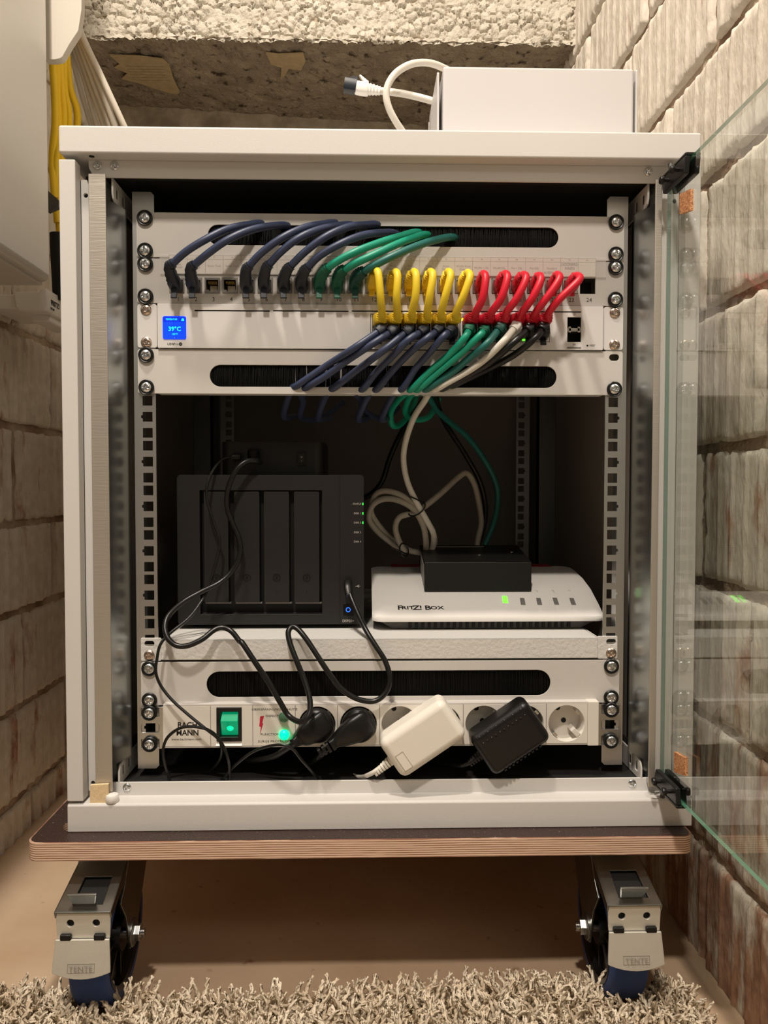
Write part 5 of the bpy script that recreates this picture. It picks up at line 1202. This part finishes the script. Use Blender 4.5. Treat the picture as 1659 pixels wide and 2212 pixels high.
# ------------------------------------------------------------------ plug-in power supplies
def adapter(name, label, cpx, upx, vpx, Y0, Y1, mt, bev):
    """block lying obliquely over the sockets: centre pixel, half-axis pixels, depth range"""
    ym = (Y0+Y1)/2; c = onY(*cpx, Y0); u_ = onY(*upx, Y0)-c; v_ = onY(*vpx, Y0)-c
    T = thing(name, label, 'power adapter', (c[0], ym, c[2])); hu, hv = np.linalg.norm(u_), np.linalg.norm(v_)
    u_, v_ = u_/hu, v_/hv
    v_ = v_-u_*v_.dot(u_); v_ /= np.linalg.norm(v_)
    bb = B(); bb.obox((c[0], ym, c[2]), u_, (0, 1, 0), v_, hu, (Y1-Y0)/2, hv)
    mk('case', bb, mt, T, bevel=bev, seg=5)
    return T, c, u_, v_, hu, hv, ym
T, c, u_, v_, hu, hv, ym = adapter('power_adapter', 'cream white plug-in power supply tilted over the sockets', (914, 1599), (985, 1551), (886, 1558), 2, 36, creamp, 8)
bb = B(); bb.lathe([(17, 0), (17, 10)], (c[0]+u_[0]*10, 31, c[2]+u_[2]*10), (0, 1, 0), 30); mk('plug_disc', bb, creamp, T)
c_ = c-u_*(hu*.70)-v_*(hv*.30); c_[1] = 2.0
bb = B(); loc = B(); loc.sheet(rrect(-4.5, 4.5, -9, 9, .8, 3), [rrect(-4.1, 4.1, -8.6, 8.6, .7, 3)], 'y', -.25, .3)
bb.add([tuple(c_+u_*p_[0]+v_*p_[2]+np.array([0, p_[1], 0])) for p_ in loc.v], loc.f); mk('moulded_frame', bb, mat('mould_line', (176, 164, 144), .5), T)
st = np.array(c)-u_*hu-v_*hv*.15; st[1] = ym-2
for k in range(7):
    q_ = st-u_*(1.5+k*3.1)-v_*k*.35; bb = B(); sqtube(bb, [q_+u_*1.1, q_-u_*1.1], [(9.5-k*.6, 9.5-k*.6)]*2, up=tuple(v_), p=3); mk('strain_ring', bb, creamp, T, smooth=True)
e = st-u_*24
bb = B(); bb.tube([st, st-u_*14, e, e+np.array([-12, 22, -12]), e+np.array([-30, 50, -16])], 2.3, 10, 6); mk('lead', bb, whitej, T, smooth=True)
T, c, u_, v_, hu, hv, ym = adapter('power_adapter', 'black plug-in power supply with dimpled ribs tilted over the sockets', (1104, 1598), (1166, 1556), (1074, 1557), 5, 36, blackp, 7)
bb = B(); bb.lathe([(17, 0), (17, 10)], (c[0]+u_[0]*8, 31, c[2]+u_[2]*8), (0, 1, 0), 30); mk('plug_disc', bb, blackp, T)
for k in range(11):
    for vv_ in (.80, .52):
        q_ = c+u_*hu*(-.72+k*.144)+v_*hv*vv_; bb = B(); bb.lathe([(1.5, -.6), (1.5, .2), (.7, .9)], (q_[0], 5.3 if vv_ < .7 else 6.3, q_[2]), (0, -1, 0), 8); mk('grip_dimple', bb, blackm if k % 2 else blackp, T, smooth=True)
for k in range(10):
    q_ = c+u_*hu*(-.62+k*.135)-v_*(hv-.3); q_[1] = 12; bb = B(); bb.obox(q_, u_, (0, 1, 0), v_, 1.3, 5, .9); mk('grip_ridge', bb, blackp, T, bevel=.4)
st = np.array(c)-u_*hu-v_*hv*.1; st[1] = ym+3
for k in range(5):
    q_ = st-u_*(1.5+k*3.0)-v_*k*.3; bb = B(); sqtube(bb, [q_+u_*1.0, q_-u_*1.0], [(9-k*.6, 9-k*.6)]*2, up=tuple(v_), p=3); mk('strain_ring', bb, blackp, T, smooth=True)
bb = B(); bb.tube([st, st-u_*18, st-u_*34+np.array([0, 14, 3]), st-u_*60+np.array([0, 40, 10.])], 1.9, 8, 6); mk('lead', bb, blackj, T, smooth=True)

# ================================================================== ON TOP OF THE CABINET
ZLID = 835.3
YB = 38.0
a = onY(957, 142, YB); c = onY(1370, 142, YB)
WB = thing('white_box', 'white metal equipment box with side plates standing on the cabinet lid', 'box', ((a[0]+c[0])/2, YB+60, ZLID))
bb = B(); bb.box(a[0], c[0], YB, YB+120, ZLID+.3, a[2]); mk('case', bb, boxwhite, WB, bevel=2.6, seg=4)
xl_ = onY(945, 200, YB)[0]; xl2 = onY(951.5, 200, YB)[0]; zt_ = onY(948, 156, YB+6)[2]
bb = B(); bb.prism([(YB+4, ZLID+.3), (YB+4, zt_-2), (YB+6, zt_), (YB+96, zt_), (YB+112, ZLID+.3)], 'x', xl_, xl_+2.2); mk('side_plate', bb, boxwhite, WB, bevel=.6)
bb = B(); bb.box(xl_+.4, xl_+14, YB+110, YB+113, ZLID+.3, zt_); bb.box(xl_, a[0]+1, YB+30, YB+90, ZLID+10, ZLID+13); mk('plate_bracket', bb, boxwhite, WB)
xr_ = onY(1373, 200, YB)[0]; zr_ = onY(1375, 151, YB+6)[2]
bb = B(); bb.prism([(YB+4, ZLID+.3), (YB+4, zr_-2), (YB+6, zr_), (YB+100, zr_), (YB+100, ZLID+.3)], 'x', xr_+1.2, xr_+3.4); bb.box(c[0]-1, xr_+1.3, YB+30, YB+90, ZLID+10, ZLID+13); mk('side_plate', bb, boxwhite, WB, bevel=.5)
# white network cable with uncapped plug
Z6 = (730, 110); K6 = 1659/270
pts = zoompts(Z6, K6, [(560, 530, 120), (700, 545, 118), (900, 575, 116), (1100, 622, 114), (1290, 676, 112), (1420, 725, 112), (1560, 800, 118), (1700, 760, 150), (1720, 560, 168), (1640, 380, 165), (1520, 290, 150), (1410, 232, 130), (1260, 172, 118), (1100, 155, 110), (930, 192, 105), (765, 300, 102), (665, 450, 100), (640, 600, 100), (678, 760, 102), (755, 915, 106), (850, 1060, 112)])
pts += [pts[-1]+np.array([14, 10, -14]), (pts[-1][0]+40, 150, ZLID+4.5), (pts[-1][0]+90, 200, ZLID+4.5)]
WC = cord('white_network_cable', 'white network cable looping beside the white box with a loose plug', 'network cable', pts, 3.7, whitej)
pc = zoompts(Z6, K6, [(235, 487, 120), (340, 505, 120), (430, 512, 120), (560, 532, 120)])
bb = B(); P = spline(pc, 6); wh = []
for i in range(len(P)):
    t_ = i/(len(P)-1); w_ = 12.0 if t_ < .5 else 12.0-4.0*(t_-.5)/.5
    if t_ > .5 and i % 2: w_ *= .82
    wh.append((w_, w_*1.05))
sqtube(bb, P, wh, up=(0, 1, 0)); mk('boot', bb, whitep, WC, smooth=True)
bb = B(); q = zoompts(Z6, K6, [(85, 455, 120), (245, 482, 120)]); sqtube(bb, q, [(12.5, 13.5)]*2, up=(0, 1, 0), p=9); mk('dust_cap', bb, mat('dark_cap', (28, 34, 42), .35), WC, smooth=True)
q = zoompts(Z6, K6, [(120, 375, 120), (205, 350, 120), (262, 355, 120), (262, 400, 120), (120, 400, 120)]); bb = B(); bb.prism([(p_[0], p_[2]) for p_ in q], 'y', 117, 123); mk('cap_clip', bb, mat('dark_cap', (28, 34, 42), .35), WC)
q = zoompts(Z6, K6, [(278, 335, 120), (300, 325, 120), (385, 395, 120), (412, 415, 120), (400, 445, 120), (350, 430, 120)]); bb = B(); bb.prism([(p_[0], p_[2]) for p_ in q], 'y', 117.5, 122.5); mk('latch', bb, whitep, WC, bevel=.6)

# ================================================================== LEFT SIDE: wall box, duct cover, cables, adapter
XB = -400.0
pe = onX(112, 614, XB)
BX = thing('wall_box', 'light grey wall-mounted distribution box beside the cabinet lid', 'wall box', (-456, pe[1]-200, 749))
bb = B(); bb.box(XL-2, XB, -600, pe[1], 749.5, 1660); mk('housing', bb, wallbx, BX, bevel=9, seg=6)  # unseen near end lengthened to keep lamp light off the left wall
bb = B(); bb.box(XL, XB-9, -590, pe[1]-6, 745.5, 752); mk('base_frame', bb, wallbx, BX, bevel=1.5)
# duct cover
pts2 = [(96, -420), (178, -420), (176, 20), (169, 66), (150, 95), (135, 122), (130, 126), (118, 128.5), (96, 128.5)]
bb = B(); P = [onY(x, y, 250) for x, y in pts2]; bb.prism([(p[0], p[2]) for p in P], 'y', 250, 262); tag(mk('duct_cover', bb, mat('duct_plastic', (196, 190, 178), .45), bevel=.6), 'cream plastic cable duct cover cut obliquely, behind the wall box', 'duct cover')
# yellow installation cables
def hang(label, grp, jm, tops, bots, r, ys, tail):
    for (t_, m_, b_), y_ in zip(zip(tops, bots, tail), ys):
        p0 = onY(*t_, y_); p1 = onY(*m_, y_+40); p2 = onY(*b_, y_+60)
        up_ = p0+np.array([-(p1[0]-p0[0])*.18, -6, 55.])
        path = [up_, p0, (p0*.5+p1*.5)+np.array([rng.uniform(-3, 3), 0, 0]), p1, p2]
        path += [p2+np.array([1, 4, -50.])] if jm is yinst else [p2+np.array([5, 3, -50.]), p2+np.array([7, 6, -150.]), (p2[0]+7, p2[1]+8, 300.), (p2[0]+6, p2[1]+8, 8.)]
        tag(mk('installation_cable', B().tube(path, r, 10, 8), jm, smooth=True), label, 'cable', grp)
hang('yellow installation cable in the bundle between wall box and cabinet', 'yellow cables beside the wall box', yinst,
     [(114, 132), (122, 130), (129, 126), (137, 112), (143, 105)], [(119, 268), (126, 268), (137, 268), (149, 268), (167, 268)], 4.9, [292, 300, 306, 315, 330],
     [(113, 345), (119, 400), (124, 420), (128, 440), (133, 460)])
hang('beige installation cable fanning out behind the cabinet lid', 'beige cables behind the lid', beigej,
     [(150, 88), (155, 80), (160, 74), (164, 66), (168, 62), (171, 60)], [(197, 268), (209, 268), (224, 268), (236, 268), (247, 268), (266, 268)], 4.4, [360, 352, 345, 338, 332, 326],
     [(225, 360), (240, 360), (255, 360), (262, 350), (270, 340), (292, 330)])
# cable strap and dark conduit at the yellow cables' foot
bb = B(); q = [onY(x, y, 330) for x, y in ((108, 416), (131, 436), (131, 452), (108, 462))]; bb.prism([(p[0], p[2]) for p in q], 'y', 322, 330); tag(mk('cable_strap', bb, dgrey), 'dark grey strap across the yellow cables below the wall box', 'strap')
bb = B(); bb.tube([onY(124, 505, 345), onY(125, 540, 345), onY(128, 590, 345), onY(131, 650, 347)], 10, 16, 6); tag(mk('conduit', bb, blackm, smooth=True), 'black conduit hanging below the yellow cables', 'conduit')
# plug-in adapter on the left wall
YD = 300.
a = onY(32, 628, YD); c = onY(101, 672, YD)
AD = thing('plug_adapter', 'white plug-in wall adapter with printed name under the wall box', 'adapter', (-470, YD+60, c[2]))
xo = c[0]; z1_ = a[2]-1; z0_ = c[2]
bb = B(); bb.prism([(a[0]-2, z1_), (xo-9, z1_), (xo-7, z1_+4), (xo, z1_+5), (xo+1, z0_+6), (xo-2, z0_), (a[0]+6, z0_), (a[0], z0_+6)], 'y', YD, YD+110); mk('body', bb, whitep, AD, bevel=2, seg=3)
bb = B(); bb.hexa([(a[0]+8, YD+4, z0_+1), (xo-3, YD+4, z0_+1), (xo-3, YD+106, z0_+1), (a[0]+8, YD+106, z0_+1), (a[0]+3, YD, z0_+1), (xo-2, YD, z0_+1), (xo-2, YD+110, z0_+1), (a[0]+3, YD+110, z0_+1)]) if False else bb.box(a[0]+10, xo-6, YD+24, YD+104, z0_-9, z0_+2); mk('lower_body', bb, whitep, AD, bevel=3)
bb = B(); bb.box(XL-1, a[0]+1, YD+6, YD+104, z0_+4, z1_-2); mk('socket_plate', bb, whitep, AD, bevel=2)
text('FRITZ!', 7.0, (xo+1.0, YD+26, z0_+14), inkm, AD, rot=(math.pi/2, 0, math.pi/2), ext=.15, bold=.2)
text('WLAN', 3.0, (xo+1.2, YD+16, z0_+6), inkm, AD, rot=(math.pi/2, 0, math.pi/2), ext=.15)
